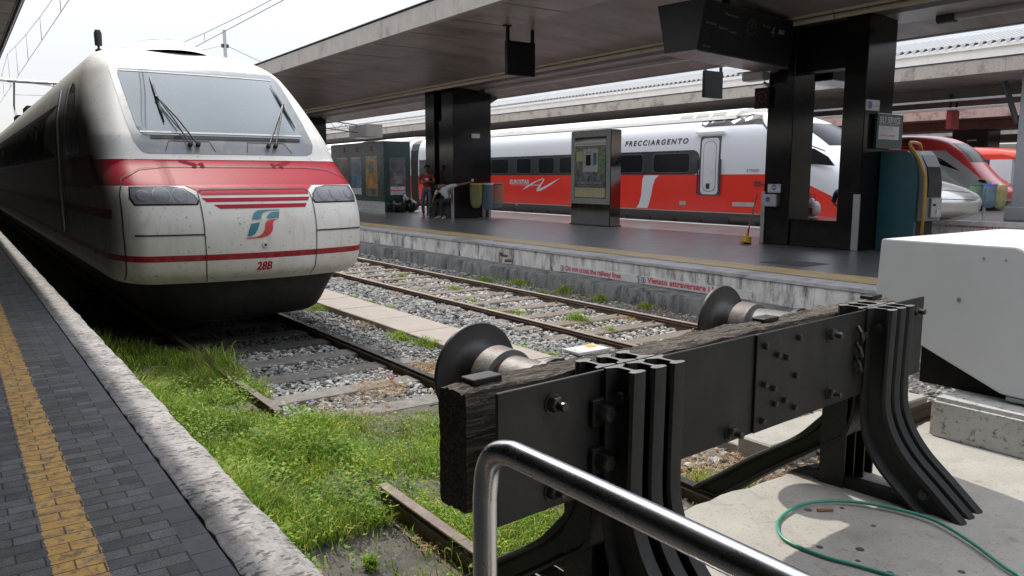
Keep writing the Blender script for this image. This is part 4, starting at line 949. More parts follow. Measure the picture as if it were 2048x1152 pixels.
# next coach and the black gangway
T2b = empty('passenger_coach', (19.5, 46, -.5), 'coach end glimpsed beyond the black gangway, between green kiosk and far pillar', 'train coach')
SHb = Shell(19.5, [(-.25, 33.7), (3.25, 33.8)], W2, [(0, 0), (3.3, 0)], [(0, .2), (3.3, .2)], [(0, .3), (3.3, .3)], 60)
b = MB(); G = SHb.body(zs); b.grid(G); b.quad(*G[-1]); b.build('body', M['frec'], T2b, smooth=True, angle=1.0)
sb = dict(sh=SHb, parent=T2b); side('passenger_door', 34.3, 35.2, .5, 2.4, M['frec_door'], .01, .1, **sb)
for k in range(6): side('passenger_window', 36 + k * 1.9, 37.4 + k * 1.9, 1.47, 2.07, M['glass_dark'], .01, .1, **sb)
MB().prism([(p[1] * .96, p[0]) for p in W2] + [(-p[1] * .96, p[0]) for p in W2[::-1]], lambda p: (19.5 + p[0], 32.9, p[1]), lambda p: (19.5 + p[0], 33.9, p[1])).build('gangway', M['rubber'], T2b)
b = MB(); b.prism([(x, z) for x, z in prof], lambda p: (19.5 + p[0], 34.3, p[1]), lambda p: (19.5 + p[0], 59, p[1])); b.build('roof_fairing', M['white_wall'], T2b, smooth=True, angle=.6)

# ------------------------------------------------------------------ silver bullet nose
def f_sil(b, x, y, z): return b.ramp(b.noise(2, 5), [(.3, (.46, .46, .45)), (.7, (.54, .54, .53))])
M['silver'] = paint('silver_paint', f_sil, .24, .3, .55)
T3 = empty('silver_train', (23.5, 20, -.5), 'train with a rounded silver bullet nose poking out from behind the ticket machine', 'train')
YC3 = [(-.02, 11.7), (.04, 11.25), (.12, 10.9), (.3, 10.50), (.5, 10.40), (.66, 10.37), (.84, 10.50), (1.0, 10.80), (1.12, 11.15), (1.25, 11.6), (1.5, 12.4), (2.0, 13.8), (2.6, 15.3), (3.0, 17), (3.1, 19)]
W3 = [(-.02, .95), (.1, 1.15), (.3, 1.32), (.66, 1.40), (1.5, 1.40), (2.4, 1.3), (2.8, 1.0), (3.0, .7), (3.1, .3)]
SH3 = Shell(23.5, YC3, W3, [(0, .5), (3.3, .3)], [(0, .9), (1, 1.1), (3, .8)], [(0, 1.0), (.6, 1.35), (1.5, 2.2), (3, 2)], 60)
b = MB(); G = SH3.body(list(np.arange(-.02, 3.1, .04)) + [3.1]); b.grid(G); b.quad(*G[-1]); b.quad(*G[0][::-1]); b.build('body', M['silver'], T3, smooth=True, angle=1.2)
f3 = SH3.on_front(.006)
decal('nose_hatch_seam', ribbon(dens([(-1.36, .74), (-1.25, .745), (-.6, .72), (-.1, .70)], .06), .014) + ribbon(dens([(-1.27, .74), (-1.29, .5), (-1.24, .2), (-.5, .18)], .06), .014), f3, M['seam'], T3, 9, smooth=False)
decal('nose_hatch_seam', ribbon(dens([(-1.37, .93), (-1.2, 1.0), (-.8, .98), (0, .90)], .06), .016), f3, M['seam'], T3, 9, smooth=False)
decal('teal_stripe', [[(-1.34, 1.14), (-1.1, 1.06), (-1.1, 1.09), (-1.34, 1.17)]], f3, M['fs_teal'], T3, .06)
MB().box(22.3, 24.7, 12.2, 58, -.45, .15).build('underframe', M['black'], T3)
# ------------------------------------------------------------------ red locomotives
def f_red(b, x, y, z):
    lim = b.math('MINIMUM', 2.45, b.math('ADD', b.math('MULTIPLY', b.math('SUBTRACT', y, 15.3), .86), 1.13))
    c = b.mix(b.math('GREATER_THAN', z, lim), (.55, .56, .58), (.76, .07, .075)); c = b.mix(b.math('GREATER_THAN', z, b.math('ADD', lim, .035)), b.mix(b.math('GREATER_THAN', z, lim), c, (.52, .5, .5)), c)
    c = b.mix(b.math('LESS_THAN', z, .36), c, (.03, .03, .03)); return c
M['redtrain'] = paint('red_silver_paint', f_red)
T4 = empty('red_train', (36, 25, -.5), 'sleek train with red top, silver flank and black wedge side window', 'train')
YC4 = [(-.3, 15.2), (.2, 14.6), (.45, 14.42), (.7, 14.40), (.85, 14.50), (1.1, 14.9), (1.4, 15.3), (1.85, 15.75), (2.4, 16.2), (2.7, 16.6), (2.95, 17.05), (3.12, 17.6), (3.2, 18.3), (3.24, 20), (3.26, 24)]
W4 = [(-.3, 1.3), (.4, 1.4), (1.2, 1.42), (2.4, 1.40), (2.8, 1.28), (3.0, 1.1), (3.15, .85), (3.22, .5), (3.26, .2)]
SH4 = Shell(36, YC4, W4, [(-.3, .5), (1, .3), (3.3, .2)], [(-.3, .8), (1, .9), (3, .7)], [(-.3, 1.0), (1, 1.3), (2, 1.6), (3, 1.0)], 70)
b = MB(); G = SH4.body(list(np.arange(-.3, 3.26, .05)) + [3.26]); b.grid(G); b.quad(*G[-1]); b.build('body', M['redtrain'], T4, smooth=True, angle=1.2)
s4 = dict(sh=SH4, parent=T4); f4 = SH4.on_front(.01)
def surf4(y, z):
    """point on the west flank or rounded corner at given y,z"""
    lo, hi = 0, interp(SH4.w, z)
    if SH4.front(hi - 1e-6, z) < y: return (36 - hi - .012, y, z)
    for _ in range(30):
        m_ = (lo + hi) / 2
        if SH4.front(m_, z) < y: lo = m_
        else: hi = m_
    return (36 - lo - .012, y - .006, z)
def flank(name, poly, m, ml=.15):
    v, fc = poly_sub(poly, ml); return MB().raw([surf4(*p) for p in v], fc).build(name, m, T4, recalc=False)
flank('side_window', [(16.15, 1.60), (17.1, 1.95), (18.6, 2.08), (18.6, 2.44), (17.6, 2.38), (16.9, 2.12)], M['pane'])
flank('red_wedge', [(16.3, .50), (17.6, .70), (19, .90), (19, 1.42), (18, 1.32), (17.2, 1.05), (16.5, .75)], M['red_txt'])
decal('windscreen', [[(-.72, 1.98), (.72, 1.98), (.70, 2.5), (.6, 2.80), (-.6, 2.80), (-.70, 2.5)]], f4, M['pane'], T4, .08)
decal('windscreen_pillar', [[(-.60, 2.0), (-.55, 2.0), (-.50, 2.35), (-.54, 2.35)]], SH4.on_front(.02), M['signw'], T4, .08)
for s_ in (-1, 1):
    decal('headlight', [ell(s_ * .92, 1.16, .20, .10)], f4, M['signw'], T4, .06); decal('headlight_glass', [ell(s_ * .92, 1.16, .17, .08)], SH4.on_front(.014), M['glass_dark'], T4, .06)
    decal('headlight', [ell(s_ * .52, 1.02, .16, .075)], f4, M['signw'], T4, .06); decal('headlight_glass', [ell(s_ * .52, 1.02, .13, .058)], SH4.on_front(.014), M['glass_dark'], T4, .06)
b = MB()
for k in range(4): b.box(34.56, 35.2, 18.3, 19.6, 2.60 + k * .12, 2.65 + k * .12)
b.build('louvre', M['black'], T4)
M['redtop'] = paint('bright_red_paint', lambda b, x, y, z: b.mix(b.math('GREATER_THAN', z, 2.17), b.mix(b.math('LESS_THAN', y, 17.25), (.03, .03, .03), (.42, .42, .42)), (.66, .05, .02)))
T5 = empty('red_locomotive', (41.5, 25, -.5), 'farther bright red locomotive top, partly hidden by the steel post', 'locomotive')
SH5 = Shell(41.5, [(-.3, 15.9), (2.0, 15.9), (2.2, 15.7), (2.45, 15.9), (2.6, 16.4), (2.72, 17.2), (2.80, 18.2), (2.86, 20)], [(-.3, 1.4), (2.2, 1.42), (2.6, 1.3), (2.78, .9), (2.86, .3)], [(-.3, .1), (3, .2)], [(-.3, .4), (3, .7)], [(-.3, .4), (3, 1.0)], 60)
b = MB(); G = SH5.body(list(np.arange(-.3, 2.86, .06)) + [2.86]); b.grid(G); b.quad(*G[-1]); b.build('body', M['redtop'], T5, smooth=True, angle=1.2)
b = MB(); b.box(39.99, 40.05, 16.3, 17.25, .3, 2.15); b.build('door_panel', M['frec_door'], T5)
b = MB(); b.tube([(40.6, 18.6, 2.8), (40.6, 18.6, 3.1), (40.6, 18.2, 3.1)], .04, 6); b.build('horn', M['black'], T5)
# ------------------------------------------------------------------ buffer stop in the foreground
A0 = Vector((1.2577, 1.8365, 0)); ANG = math.radians(4.811); BU = Vector((math.cos(ANG), math.sin(ANG), 0)); BN = Vector((-math.sin(ANG), math.cos(ANG), 0))
def BW(s, o, z): return A0 + BU * s + BN * o + Vector((0, 0, z))
BS = empty('buffer_stop', tuple(BW(1.46, 0, -.22)), 'heavy black steel buffer stop of bent rails and bolted plates', 'buffer stop', rz=ANG)
def bplate(s0, s1, o0, o1, z0, z1, name, m, bev=.002):
    b = MB(); b.prism([(s0, z0), (s1, z0), (s1, z1), (s0, z1)], lambda p: BW(p[0], o0, p[1]), lambda p: BW(p[0], o1, p[1])); b.bevel(bev, 1); return b.build(name, m, BS)
bplate(0, 1.40, -.001, .012, .285, .70, 'front_plate', M['plate']); bplate(1.345, 2.93, -.013, -.0015, .288, .702, 'front_plate', M['plate'])
IN_N = [(-.014, .712), (-.014, .40), (-.014, .30), (-.016, .20), (-.028, .11), (-.06, .02), (-.115, -.06), (-.20, -.14), (-.31, -.23)]
OUT_N = [(-.132, .712), (-.127, .40), (-.127, .32), (-.132, .24), (-.152, .165), (-.192, .085), (-.26, 0), (-.36, -.09), (-.515, -.23)]
IN_F = [(.014, .705), (.014, .3), (.016, .2), (.03, .12), (.06, .05), (.14, -.01), (.26, -.10), (.46, -.25), (.62, -.38), (.80, -.53)]
OUT_F = [(.138, .705), (.138, .35), (.15, .22), (.185, .14), (.235, .08), (.32, -.01), (.44, -.10), (.60, -.21), (.78, -.35), (.98, -.50)]
PROF = [(-.046, 0), (.046, 0), (.046, .012), (.012, .03), (.008, .045), (.008, .088), (.016, .096), (.031, .101), (.034, .112), (.028, .124), (0, .129), (-.028, .124), (-.034, .112), (-.031, .101), (-.016, .096), (-.008, .088), (-.008, .045), (-.012, .03), (-.046, .012)]
def resamp(L, n=4):
    out = []
    for i in range(len(L) - 1):
        p0 = L[max(0, i - 1)]; p1 = L[i]; p2 = L[i + 1]; p3 = L[min(len(L) - 1, i + 2)]
        for k in range(n):
            t = k / n; out.append(tuple(.5 * (2 * p1[j] + (p2[j] - p0[j]) * t + (2 * p0[j] - 5 * p1[j] + 4 * p2[j] - p3[j]) * t * t + (3 * p1[j] - p0[j] - 3 * p2[j] + p3[j]) * t**3) for j in (0, 1)))
    out.append(L[-1]); return out
def bent_rail(sc_, IN, OUT, name):
    I2, O2 = resamp(IN), resamp(OUT); P = []
    for a, c in zip(I2, O2):
        P.append([BW(sc_ + q[0], a[0] + (c[0] - a[0]) * q[1] / .125, a[1] + (c[1] - a[1]) * q[1] / .125) for q in PROF])
    b = MB(); b.grid(P, close=True); b.cur = 1; b.quad(*P[0]); b.cur = 0; b.quad(*P[-1][::-1])
    return b.build(name, [M['brace'], M['brace_top']], BS, smooth=True, angle=.7)
for g in ((.485, .59, .69), (2.31, 2.405, 2.50)):
    for s_ in g: bent_rail(s_, IN_N, OUT_N, 'bent_rail'); bent_rail(s_ + (.0 if g[0] < 1 else .01), IN_F, OUT_F, 'bent_rail')
    a, c = g[0] - .0, g[2] + .0
    b = MB()
    for s_ in (a + .03, c + .05): b.prism([(-.05, -.07), (.05, -.07), (.05, -.055), (.01, -.055), (.01, .055), (.05, .055), (.05, .07), (-.05, .07), (-.05, .055), (-.01, .055), (-.01, -.055), (-.05, -.055)], lambda p: BW(s_ + p[1] * .8, .12 + p[0] * 1.3, -.25), lambda p: BW(s_ + p[1] * .8, .12 + p[0] * 1.3, .45))
    b.build('post', M['brace'], BS)
    # base bar between the feet and bolts through the webs
    MB().prism([(-.30, -.222), (.22, -.222), (.22, -.17), (-.30, -.17)], lambda p: BW(a - .01, p[0], p[1]), lambda p: BW(a + .05, p[0], p[1])).build('base_bar', M['brace'], BS)
    b = MB(); c1_ = BW(a - .012, -.33, -.13); b.lathe(c1_, -BU, [(0, .028), (.012, .028), (.013, .018), (.04, .018)], 6); b.build('web_bolt', M['bolt'], BS); b = MB(); c2_ = BW(a - .02, -.07, .62); b.lathe(c2_, -BU, [(0, .02), (.02, .02)], 8); b.build('web_bolt', M['bolt'], BS)
def hexbolt(s_, z, r, h, stud=True, washer=True, o=-.012, name='bolt'):
    b = MB(); c = BW(s_, o, z); n_ = -BN
    if washer: b.lathe(c, n_, [(0, r * 1.25), (.006, r * 1.25)], 20)
    b.lathe(c, n_, [(.004, r), (h * .8, r), (h, r * .86)], 6)
    if stud: b.lathe(c, n_, [(h, r * .8), (h * 1.1, r * .55), (h * 2.0, r * .55), (h * 2.1, r * .45)], 14)
    return b.build(name, M['bolt'], BS)
for s_, z, o in ((.22, .63, 0), (.22, .345, 0), (1.93, .63, -.012), (1.19, .325, 0), (2.80, .64, -.012), (1.95, .35, -.012)): hexbolt(s_, z, .027, .030, o=o)
for s_, z in ((1.49, .60), (1.56, .578), (1.655, .65), (1.395, .65), (1.64, .487), (1.40, .487), (1.485, .39), (1.56, .392), (1.645, .345), (1.395, .335), (1.47, .46)): hexbolt(s_, z, .0135, .022, False, False)
for z in (.565, .40):
    b = MB(); b.prism([(.385, z - .045), (.455, z - .045), (.455, z + .045), (.385, z + .045)], lambda p: BW(p[0], -.001, p[1]), lambda p: BW(p[0], -.022, p[1])); b.bevel(.003, 1); q = b.build('clamp_plate', M['plate'], BS)
    hexbolt(.425, z, .030, .045, False, False, o=-.02, name='clamp_bolt')
for z in (.60, .45, .52):   # bent retaining hooks beside the right rails
    b = MB(); b.tube([BW(2.19, -.016, z + .03), BW(2.165, -.045, z + .01), BW(2.175, -.05, z - .02), BW(2.205, -.03, z - .045)], .010, 8); b.build('retaining_hook', M['bolt'], BS, smooth=True, angle=.8)
hexbolt(2.235, .585, .018, .03, False, False)

# weathered sleeper used as buffer beam
ns, no, nz_ = 150, 12, 14
def wood(s, o, z, k):
    g = .0022 * math.sin(o * 90 + 2 * math.sin(s * 2.2)) + .002 * math.sin(z * 95 + 1.4 * math.sin(s * 3.1 + o * 8)) + .002 * math.sin(o * 210 + s * 3)
    return g
TB = empty('timber_beam', tuple(BW(1.45, .27, .27)), 'cracked dark wooden sleeper carrying the two buffers, lying behind the steel plates', 'timber beam', rz=ANG)
def ring(s_):
    t = s_; o0, o1, z0, z1 = .145, .295, .272, .668
    endf = min(1, min(t + .005, 2.94 - t) / .12); er = (1 - max(0, endf)) * .03
    out = []
    per = [(o0, z0 + (z1 - z0) * i / nz_) for i in range(nz_)] + [(o0 + (o1 - o0) * i / no, z1) for i in range(no)] + [(o1, z1 - (z1 - z0) * i / nz_) for i in range(nz_)] + [(o1 - (o1 - o0) * i / no, z0) for i in range(no)]
    for o, z in per:
        cx, cz = .22, .47; g = wood(s_, o, z, 0) + random.uniform(-.0025, .0025); edge = ((abs(o - cx) / .075) ** 6 * (abs(z - cz) / .198) ** 6)
        g -= edge * (.007 + .005 * math.sin(s_ * 7 + z) + .004 * math.sin(s_ * 23)) + er * random.uniform(0, 1) * .25
        d = Vector((o - cx, z - cz)); m_ = 1; k = 1 + g / .16
        out.append((cx + d.x * k, cz + d.y * k))
    return out
P = []
for i in range(ns + 1):
    s_ = -.005 + 2.95 * i / ns; P.append([BW(s_ + (random.uniform(-.002, .002) if i in (0, ns) else 0) + (.10 if i == ns else 0) * (o - .14) * 4, o, z) for o, z in ring(s_)])
b = MB(); b.grid(P, close=True)
for row, rev in ((P[0], 1), (P[-1], 0)):
    c = sum((Vector(p) for p in row), Vector()) / len(row) + BU * (.012 if rev else -.012); i0 = len(b.v); b.v += [tuple(p) for p in row] + [tuple(c)]
    for k in range(len(row)): b.f.append((i0 + k, i0 + (k + 1) % len(row), i0 + len(row))); b.mi.append(0)
b.build('beam', M['timber'], TB, smooth=True, angle=.5)
for s_, o in ((.125, .235), (1.80, .235), (2.86, .24)):
    b = MB(); b.prism([(-.06, -.035), (.06, -.035), (.06, .035), (-.06, .035)], lambda p: BW(s_ + p[0], o + p[1], .670), lambda p: BW(s_ + p[0], o + p[1], .690)); b.bevel(.003, 1); b.build('strap_plate', M['plate'], TB)
# two buffers
for k, (s_, lab) in enumerate(((.50, 'left and nearer of the two round steel buffers on the wooden beam'), (2.20, 'right and farther of the two round steel buffers on the wooden beam'))):
    r0 = empty('buffer', tuple(BW(s_, .41, .54)), lab, 'buffer', 'buffers on the beam', rz=ANG)
    c = BW(s_, .29, .54)
    MB().lathe(c, BN, [(0, .112), (.24, .108), (.245, .128), (.335, .132), (.345, .112)], 40).build('shaft', M['shaft'], r0, smooth=True, angle=.6)
    MB().lathe(c, BN, [(.33, .105), (.39, .102), (.42, .108), (.438, .122), (.447, .145), (.450, .203), (.457, .207), (.466, .205), (.474, .12), (.476, .02)], 56).build('buffer_head', M['disk'], r0, smooth=True, angle=.9)
    b = MB(); P_ = []
    MB().lathe(c, BN, [(-.01, .14), (.012, .14)], 24).build('flange', M['disk'], r0, smooth=True, angle=.5)

# ------------------------------------------------------------------ concrete, cabinet, hose, handrail
n = 60; P = []
edge = [(1.55 + 5.7 * j / n) for j in range(n + 1)]
def ey(x): return 2.40 + .012 * math.sin(x * 9) + .01 * math.sin(x * 23 + 1) - (.06 * max(0, (2.35 - x) / .8) if x < 2.35 else 0)
b = MB(); P = []
for x in edge:
    e = ey(x); P.append([(x, -2, -.22), (x, .6, -.22), (x, e - .05, -.22 + random.uniform(-.001, .001)), (x, e - .02, -.226), (x, e, -.25 + random.uniform(-.004, .004)), (x, e + .015, -.66)])
b.grid(P); b.quad((1.55, -2, -.22), *[p for p in P[0][1:]], (1.55, -2, -.66)); struct(b.build('concrete_base', M['slab'], smooth=True, angle=.5))
b = MB(); b.box(4.72, 6.3, -2, 2.26, -.24, .02); b.bevel(.025, 2); tag(b.build('concrete_block', M['block']), 'whitish stained concrete block that carries the grey cabinet', 'concrete block')
b = MB(); b.box(4.33, 6.4, 3.08, 3.36, -.64, -.45); b.bevel(.012, 1); tag(b.build('concrete_beam', M['slab']), 'loose flat concrete beam seen in the gap under the buffer stop plate', 'concrete beam')
b = MB(); b.prism([(-.06, 0), (.06, 0), (.06, .015), (.012, .03), (.012, .1), (.035, .11), (.035, .145), (-.035, .145), (-.035, .11), (-.012, .1), (-.012, .03), (-.06, .015)], lambda p: (5.0 + p[0], 2.95, -.60 + p[1]), lambda p: (5.6 + p[0], 2.27, -.14 + p[1]))
tag(b.build('rail_stub', M['old_rail']), 'slanting dark old rail end leaning against the concrete block under the cabinet', 'rail')
CB = empty('cabinet', (5.8, 2.2, .02), 'large grey steel housing with slanting underside at the right edge', 'cabinet')
PC = [(2.73, .935), (2.75, .42), (1.95, .075), (1.60, .06), (.70, .06), (.70, .30), (1.45, .70), (1.93, .935)]
b = MB(); b.prism(PC, lambda p: (4.90, p[0], p[1]), lambda p: (6.63, p[0], p[1])); b.bevel(.006, 2); b.build('housing', M['cab'], CB, smooth=True, angle=.4)
b = MB(); b.box(5.02, 6.5, 1.0, 2.48, .02, .30); b.build('support_frame', M['black'], CB)
b = MB(); b.box(4.93, 6.5, .9, 1.93, .035, .058); b.build('base_flange', M['cab'], CB)
for yy_, zz_, r_ in ((2.10, .86, .006), (1.98, .86, .005), (2.22, .60, .012)): MB().lathe((4.898, yy_, zz_), (-1, 0, 0), [(0, r_), (.003, r_)], 10).build('screw', M['steel'], CB)
b = MB(); b.prism([(1.80, .874), (1.88, .913), (1.88, .916), (1.80, .877)], lambda p: (4.98, p[0], p[1]), lambda p: (5.6, p[0], p[1])); b.build('red_mark', M['red_txt'], CB)
b = MB(); b.tube([(5.3, 2.79, .36), (5.28, 2.86, .45), (5.28, 2.87, .62), (5.32, 2.80, .74)], .018, 8); b.build('cable_loop', M['steel'], CB, smooth=True)
# hose
hp = [(3.252, 1.131), (3.288, 1.234), (3.401, 1.417), (3.485, 1.627), (3.436, 1.835), (3.335, 1.977), (3.179, 2.06), (3.002, 2.05), (2.879, 1.996), (2.792, 1.891), (2.79, 1.727), (2.838, 1.58), (2.874, 1.457), (2.933, 1.277), (2.99, 1.12), (3.05, .9), (3.3, .6)]
hp = [(3.9, .7), (3.6, 1.02), (3.40, 1.15), (3.27, 1.20), (3.15, 1.23), (3.02, 1.22)][:3] and hp
pp = resamp(hp, 6)
hz = lambda i, n_: -.210 + .012 * max(0, math.sin(i / n_ * math.pi * 2.2)) 
tag(MB().tube([(x, y, hz(i, len(pp))) for i, (x, y) in enumerate(pp)], .0075, 10).build('garden_hose', M['hose'], smooth=True), 'green hose lying in a loop on the concrete in front of the bent rails', 'hose')
# handrail
pts = [(.80, 1.185, 0), (.80, 1.185, .35), (.80, 1.185, .68), (.803, 1.18, .735), (.810, 1.155, .775), (.82, 1.11, .797), (.832, 1.04, .80), (.87, .62, .80), (.93, -.2, .80), (.99, -1.2, .80)]
HR = empty('handrail', (.8, 1.185, 0), 'bright brushed steel tube handrail crossing the lower middle of the foreground', 'handrail')
def smooth3(P, n=5):
    P = [Vector(p) for p in P]; out = []
    for i in range(len(P) - 1):
        a, b_, c, d = P[max(0, i - 1)], P[i], P[i + 1], P[min(len(P) - 1, i + 2)]
        for k in range(n):
            t = k / n; out.append(.5 * (2 * b_ + (c - a) * t + (2 * a - 5 * b_ + 4 * c - d) * t * t + (3 * b_ - a - 3 * c + d) * t ** 3))
    out.append(P[-1]); return out
MB().tube(smooth3([(.785, 1.19, 0), (.785, 1.19, .4), (.785, 1.19, .68), (.785, 1.188, .735), (.786, 1.180, .785), (.787, 1.155, .818), (.789, 1.115, .832), (.792, 1.07, .833), (.797, .85, .833), (.799, .60, .833), (.80, -.2, .833), (.80, -1.2, .833)]), .0235, 32).build('tube', M['inox'], HR, smooth=True, angle=.9)
MB().lathe((.80, 1.185, .004), (0, 0, 1), [(0, .05), (.008, .05), (.01, .03)], 20).build('foot_flange', M['inox'], HR)
# small things on the ground
def pebble(name, x, y, z, r, m, lab, cat, fl=.5):
    v = IV * np.array([r, r * .8, r * fl]) * RNG.uniform(.85, 1.15, IV.shape); b = MB(); b.raw([(x + p[0], y + p[1], z + p[2] + r * fl * .8) for p in v], [tuple(f) for f in IF]); return tag(b.build(name, m), lab, cat)
for i, (x, y) in enumerate(((3.25, 1.76), (2.87, 1.78), (2.99, 1.67), (2.89, 1.62), (3.14, 1.33), (3.16, 2.03), (3.31, 1.95), (2.90, 1.49))):
    b = MB(); b.lathe((x, y, -.2195), (0, 0, 1), [(0, .011 + .004 * (i % 3)), (.0015, .010 + .004 * (i % 3))], 9); tag(b.build('gum_spot', M['dgrey']), 'flattened dark round gum spot on the concrete by the hose loop', 'gum spot', 'gum spots on the concrete')
b = MB(); b.tube([(3.18, 1.995, -.213), (3.245, 1.955, -.213)], [.009, .006], 7); tag(b.build('dry_leaf', M['straw']), 'curled orange brown leaf on the concrete just inside the top of the hose loop', 'leaf')
b = MB(); b.tube([(1.27, 2.62, -.56), (1.30, 2.60, -.555)], .007, 7); tag(b.build('cigarette_end', M['straw']), 'orange cigarette end on the bare soil nearest the kerb', 'cigarette end')
b = MB(); b.tube([(1.47, 2.52, -.56), (1.50, 2.54, -.555)], .007, 7); tag(b.build('cigarette_end', M['straw']), 'orange cigarette end on the soil closer to the old rail', 'cigarette end')
pebble('bottle_cap', 3.24, 6.5, -.56, .028, M['red_txt'], 'small bright red scrap of litter beside the rail near the left buffer', 'litter')
b = MB(); b.box(5.32, 5.76, 6.22, 6.5, -.56, -.527); b.bevel(.005, 1); o = b.build('junction_lid', M['coping']); tag(o, 'pale square lid with a yellow corner beside the rusty rail, just behind the beam', 'lid'); o.data.materials[0] = M['signw']
MB().box(5.6, 5.72, 6.36, 6.48, -.5265, -.5255).build('yellow_patch', M['yellow'], o)
# ------------------------------------------------------------------ things on the opposite platform
# safety strips on the platform wall (facing the tracks)
def wall_sign(y0, y1, txt, tw, lab, cat='sign', x=8.815, z0=-.345, z1=-.215, ts=.125):
    o = empty('warning_strip', (x, (y0 + y1) / 2, z0), lab, cat, 'warning strips on platform edges')
    MB().box(x, x + .012, y0, y1, z0, z1).bevel(.002, 1).build('board', M['signw'], o)
    b = MB()
    for r0, r1 in ((.050, .042),):
        for k in range(24):
            a0, a1 = 2 * math.pi * k / 24, 2 * math.pi * (k + 1) / 24; cy, cz = y1 - .07, (z0 + z1) / 2
            b.quad((x - .002, cy - r0 * math.cos(a0), cz + r0 * math.sin(a0)), (x - .002, cy - r0 * math.cos(a1), cz + r0 * math.sin(a1)), (x - .002, cy - r1 * math.cos(a1), cz + r1 * math.sin(a1)), (x - .002, cy - r1 * math.cos(a0), cz + r1 * math.sin(a0)))
    cy, cz = y1 - .07, (z0 + z1) / 2
    b.box(x - .003, x - .001, cy - .006, cy + .006, cz - .012, cz + .016); b.box(x - .003, x - .001, cy - .016, cy + .004, cz - .03, cz - .012); b.box(x - .003, x - .001, cy - .018, cy + .014, cz + .002, cz + .009); b.lathe((x, cy, cz + .025), (-1, 0, 0), [(0, .007), (.003, .007)], 8)
    b.build('pictogram', M['blk_txt'], o)
    text_obj('lettering', txt, ts, (x - .0025, y1 - .16, z0 + .036), (0, -1, 0), (0, 0, 1), M['red_txt'], o, bold=.0035, width=tw)
    b = MB()
    for yy in (y0 + .03, y1 - .03):
        for zz in (z0 + .02, z1 - .02): b.lathe((x, yy, zz), (-1, 0, 0), [(0, .006), (.003, .006)], 8)
    b.build('screw', M['dark'], o); return o
wall_sign(8.90, 10.87, 'Do not cross the railway lines', 1.42, 'long white strip with red words Do not cross the railway lines on the platform wall')
wall_sign(6.70, 8.84, 'Vietato attraversare i binari', 1.62, 'long white strip with red words Vietato attraversare i binari on the platform wall')
wall_sign(12.1, 14.1, 'Do not cross the railway lines', 1.42, 'faint warning strip end with red words ay lines on the platform behind the cabinet', x=25.37, z0=-.19 - .05, z1=-.10 + .02)
wall_sign(9.9, 12.0, 'Vietato attraversare i binari', 1.6, 'faint warning strip at the right frame edge above the cabinet top', x=25.37, z0=-.24, z1=-.08)
# iron hook on the wall
b = MB(); b.tube([(8.80, 12.5, -.20), (8.68, 12.5, -.18), (8.62, 12.5, -.12)], .025, 8); b.tube([(8.80, 12.35, -.28), (8.66, 12.38, -.27)], .03, 8); tag(b.build('iron_hook', M['rail_side']), 'rusty iron hook stub sticking out of the platform wall left of the warning strips', 'hook')
# advertising stand
o = empty('poster_stand', (14.7, 16.58, 0), 'upright steel poster stand with a glazed notice, alone in the middle of the platform', 'poster stand')
AX = 14.5
b = MB(); b.box(AX, AX + .40, 15.76, 17.41, 0, 2.62); b.bevel(.02, 2); b.build('case', M['mirror'], o, smooth=True, angle=.5)
b = MB(); b.box(AX - .008, AX - .001, 15.77, 17.40, .60, 2.60); b.build('frame', M['stand'], o)
b = MB(); b.box(AX - .012, AX - .0085, 15.93, 17.24, .76, 2.44); b.build('glazing', M['glass_dark'], o)
def poster(y0, y1, z0, z1, m, x, par, nm): return MB().box(x - .002, x, y0, y1, z0, z1).build(nm, m, par)
M['po1'] = mat('poster_picture', (.13, .155, .145), .25, var=.9, scale=6); M['po2'] = mat('poster_green', (.13, .20, .10), .25, var=.9, scale=12); M['po3'] = mat('poster_cream', (.50, .44, .26), .3, var=.1); M['note'] = mat('note_paper', (.50, .49, .25), .6, var=.1); M['po4'] = mat('poster_grey', (.42, .43, .44), .3, var=.5, scale=9)
poster(15.95, 17.22, 1.22, 2.20, M['po1'], AX - .0125, o, 'poster'); poster(15.95, 16.35, 1.45, 2.10, M['po2'], AX - .0145, o, 'poster_foliage')
poster(15.95, 17.22, .78, 1.05, M['po3'], AX - .0125, o, 'poster_footer'); poster(15.95, 17.22, 1.05, 1.22, M['band'], AX - .0125, o, 'poster_caption')
poster(16.25, 16.88, 1.48, 2.12, M['po4'], AX - .0165, o, 'taped_notice'); poster(16.87, 17.16, 1.78, 2.05, M['note'], AX - .0165, o, 'yellow_note')
poster(16.27, 16.86, 1.50, 1.62, M['signw'], AX - .0185, o, 'notice_caption'); poster(15.92, 17.22, 2.24, 2.27, M['signw'], AX - .0145, o, 'poster_rim'); poster(16.3, 16.45, 1.68, 2.0, M['fs_teal'], AX - .0185, o, 'notice_figure'); poster(16.55, 16.75, 1.66, 1.95, M['black'], AX - .0185, o, 'notice_figure')
text_obj('caption', 'SICUREZZA SUL LAVORO.', .10, (AX - .0165, 17.12, 1.145), (0, -1, 0), (0, 0, 1), M['signw'], o, width=1.1, bold=.001)
text_obj('caption', 'LA PRETENDONO TUTTI. SEMPRE.', .06, (AX - .0165, 17.12, 1.075), (0, -1, 0), (0, 0, 1), M['signw'], o, width=1.1)
b = MB()
for yy in (15.85, 17.32):
    for zz in (.67, 2.53): b.lathe((AX - .008, yy, zz), (-1, 0, 0), [(0, .016), (.006, .014)], 10)
b.build('screw', M['dark'], o); MB().box(AX - .02, AX + .42, 15.74, 17.43, 0, .03).build('plinth', M['dark'], o)
